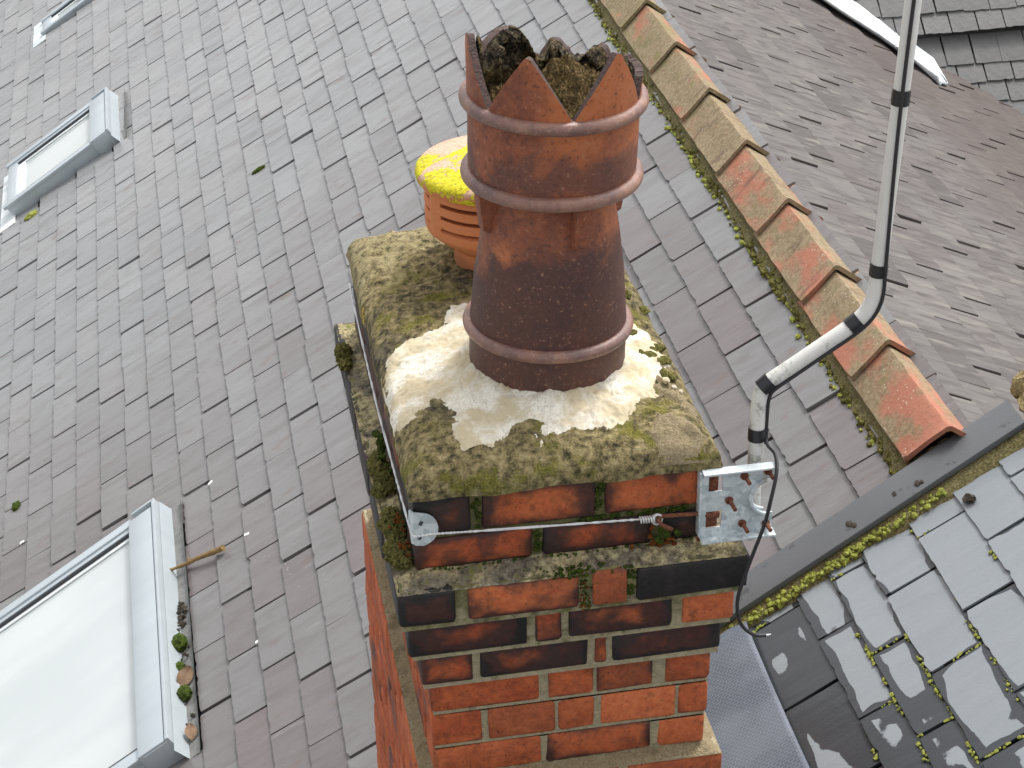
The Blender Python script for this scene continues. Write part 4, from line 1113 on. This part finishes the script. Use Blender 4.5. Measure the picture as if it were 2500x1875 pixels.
m = MB(); m.tube([(-.004, -.0112, .091), (-.001, -.0112, .097)], .003, 8); m.build('hole', MT['gasket'], cp)

# ------------------------------------------------------------------ aerial bracket
br = tag(empty('aerial_bracket', (.59, -.02, .1)), 'galvanised bracket plate with rusty bolts on the right corner of the stack', 'bracket'); BO = Vector(br.location)
def rel(p): return Vector(p)-BO
NX, NZ = 42, 42; X0, X1, Z0, Z1 = .522, .660, .032, .172
def solid(x, z):
    if .534 < x < .561 and .128 < z < .163: return False
    if .532 < x < .560 and .050 < z < .086: return False
    if (x-.652)**2+(z-.106)**2*.9 < .036**2: return False
    return True
vs = []; fs = []; idx = {}
def vv(i, j, b):
    k = (i, j, b)
    if k not in idx: idx[k] = len(vs); vs.append(rel((X0+(X1-X0)*i/NX, -.0205 if b else -.0235, Z0+(Z1-Z0)*j/NZ)))
    return idx[k]
S = [[solid(X0+(X1-X0)*(i+.5)/NX, Z0+(Z1-Z0)*(j+.5)/NZ) for j in range(NZ)] for i in range(NX)]
for i in range(NX):
    for j in range(NZ):
        if not S[i][j]: continue
        fs += [(vv(i, j, 0), vv(i+1, j, 0), vv(i+1, j+1, 0), vv(i, j+1, 0)), (vv(i, j+1, 1), vv(i+1, j+1, 1), vv(i+1, j, 1), vv(i, j, 1))]
        for di, dj, a, b in ((-1, 0, (0, 1), (0, 0)), (1, 0, (1, 0), (1, 1)), (0, -1, (0, 0), (1, 0)), (0, 1, (1, 1), (0, 1))):
            ii, jj = i+di, j+dj
            if not (0 <= ii < NX and 0 <= jj < NZ and S[ii][jj]):
                fs.append((vv(i+b[0], j+b[1], 0), vv(i+a[0], j+a[1], 0), vv(i+a[0], j+a[1], 1), vv(i+b[0], j+b[1], 1)))
m = MB(); m.add(vs, fs); m.build('plate', MT['galv'], br)
m = MB(); m.box(X0-BO.x, X1+.004-BO.x, -.018, .004, Z1-BO.z, Z1+.004-BO.z); m.build('flange', MT['leadw'], br, False, bevel=.001)  # top flange whiter than the steel: sky light on it put into colour
m = MB(); m.box(X0-.002-BO.x, X1+.003-BO.x, -.026, .001, Z0-.004-BO.z, Z0-BO.z); m.build('flange', MT['galv'], br, False, bevel=.001)
m = MB(); m.box(X0-.004-BO.x, X0-BO.x, -.006, .016, Z0-BO.z, Z1-BO.z); m.build('flange', MT['galv'], br, False, bevel=.001)
arc = [rel((.652+.036*cos(a), -.026, .106+.038*sin(a))) for a in [rad(100+160*i/16) for i in range(17)]]
m = MB(); m.tube(arc, .0042, 8); arc2 = [p+Vector((0, .018, 0)) for p in arc]; m.tube(arc2, .0035, 8); m.build('clamp', MT['galv'], br, True)
for x, z, L in ((.574, .107, .034), (.601, .157, .028), (.646, .162, .026), (.601, .052, .030), (.647, .046, .026)):
    m = MB(); p0 = rel((x, -.022, z)); m.tube([p0, p0+Vector((.002, -.006, 0)), p0+Vector((.002, -.0062, 0)), p0+Vector((.004, -L, -.002))], [.0078, .0078, .0042, .0040], 8)
    m.build('bolt', MT['rust'], br)
m = MB(); m.tube([rel(p) for p in ((.556, -.016, .076), (.50, -.016, .080), (.448, -.018, .084), (.440, -.022, .080), (.446, -.028, .072), (.466, -.034, .062))], .0040, 8); m.tube([rel(p) for p in ((.53, -.016, .077), (.558, -.016, .074))], .0085, 8)
m.build('hook_bolt', MT['rust'], br, True)
m = MB(); m.box(-.056, -.034, .006, .022, -.055, .065); m.build('backing', MT['rust'], br)

# ------------------------------------------------------------------ aerial mast and cable
mast = tag(empty('aerial_mast', (.638, .03, .01)), 'cranked white aerial pole with black tape bands rising at the right', 'mast'); MO = Vector(mast.location)
mp = [(.638, .03, -.02), (.6385, .03, .12), (.6395, .03, .235), (.640, .03, .275), (.6445, .03, .302), (.656, .03, .319), (.70, .03, .348), (.76, .03, .388), (.805, .03, .418), (.829, .03, .440), (.8425, .03, .464), (.849, .03, .495), (.852, .03, .56), (.8645, .03, .85), (.876, .03, 1.12), (.884, .03, 1.32), (.905, .03, 1.9)]
path = smoothpath(mp, 6)
m = MB(); m.tube([p-MO for p in path], .0145, 20); pole = m.build('pole', MT['mast'], mast, True)
def band(i0, i1, r=.0142):
    m = MB(); P = [p-MO for p in path[i0:i1+1]]; m.tube(P, [r]*len(P), 20); m.build('tape', MT['tape'], pole, True)
def band_at(c, half, r=.0143):
    c = Vector(c); seg = [p for p in path]; k = min(range(len(seg)-1), key=lambda i: (seg[i]-c).length); t = (seg[k+1]-seg[k]).normalized(); 
    base = seg[k]+t*((c-seg[k]).dot(t)); nwr = 5
    m = MB(); P = []; rr__ = []
    for i in range(nwr*2+1): P.append(base+t*half*(i/nwr-1)-MO); rr__.append(r+rnd.uniform(0, .0007))
    m.tube(P, rr__, 20); m.build('tape', MT['tape'], pole, True)
band_at((.6395, .03, .212), .013, .0164); band_at((.652, .03, .315), .012, .0162); band_at((.812, .03, .424), .012, .0162); band_at((.8505, .03, .53), .012, .0164); band_at((.865, .03, .86), .014, .0162)
cb = tag(empty('aerial_cable', (.63, -.02, .2)), 'thin black aerial cable taped along the pole, its cut end dangling', 'cable'); CO = Vector(cb.location)
def off(p, nrm, k=.0172): return Vector(p)+Vector(nrm).normalized()*k
cpth = []
for p, nrm in (((.905, .03, 1.9), (-.3, -1, .1)), ((.884, .03, 1.32), (-.3, -1, .1)), ((.8645, .03, .86), (-.25, -1, 0)), ((.852, .03, .56), (.35, -1, 0)), ((.849, .03, .495), (.7, -1, -.2)), ((.8425, .03, .464), (.8, -.9, -.5)), ((.829, .03, .440), (.6, -.8, -.7)), ((.805, .03, .418), (.4, -.7, -.8)), ((.76, .03, .388), (.4, -.7, -.8)), ((.70, .03, .348), (.4, -.7, -.8)), ((.660, .03, .321), (.5, -.7, -.7)), ((.645, .03, .302), (.9, -.6, -.3)), ((.640, .03, .275), (1, -.5, 0)), ((.6395, .03, .212), (1, -.4, 0))):
    cpth.append(off(p, nrm))
cpth += [Vector((.655, .012, .196)), Vector((.664, -.01, .186)), Vector((.655, -.05, .172)), Vector((.640, -.070, .125)), Vector((.630, -.072, .075)), Vector((.609, -.074, .009)), Vector((.588, -.074, -.067)), Vector((.586, -.072, -.111)), Vector((.595, -.070, -.146)), Vector((.612, -.07, -.169)), Vector((.630, -.07, -.180)), Vector((.646, -.07, -.182))]
m = MB(); m.tube([p-CO for p in smoothpath(cpth, 7)], .0036, 8); m.build('sheath', MT['cable'], cb, True)
m = MB(); m.tube([Vector(p)-CO for p in ((.645, -.07, -.182), (.656, -.07, -.181))], [.0024, .0012], 7); m.build('bare_end', MT['wire'], cb, True)
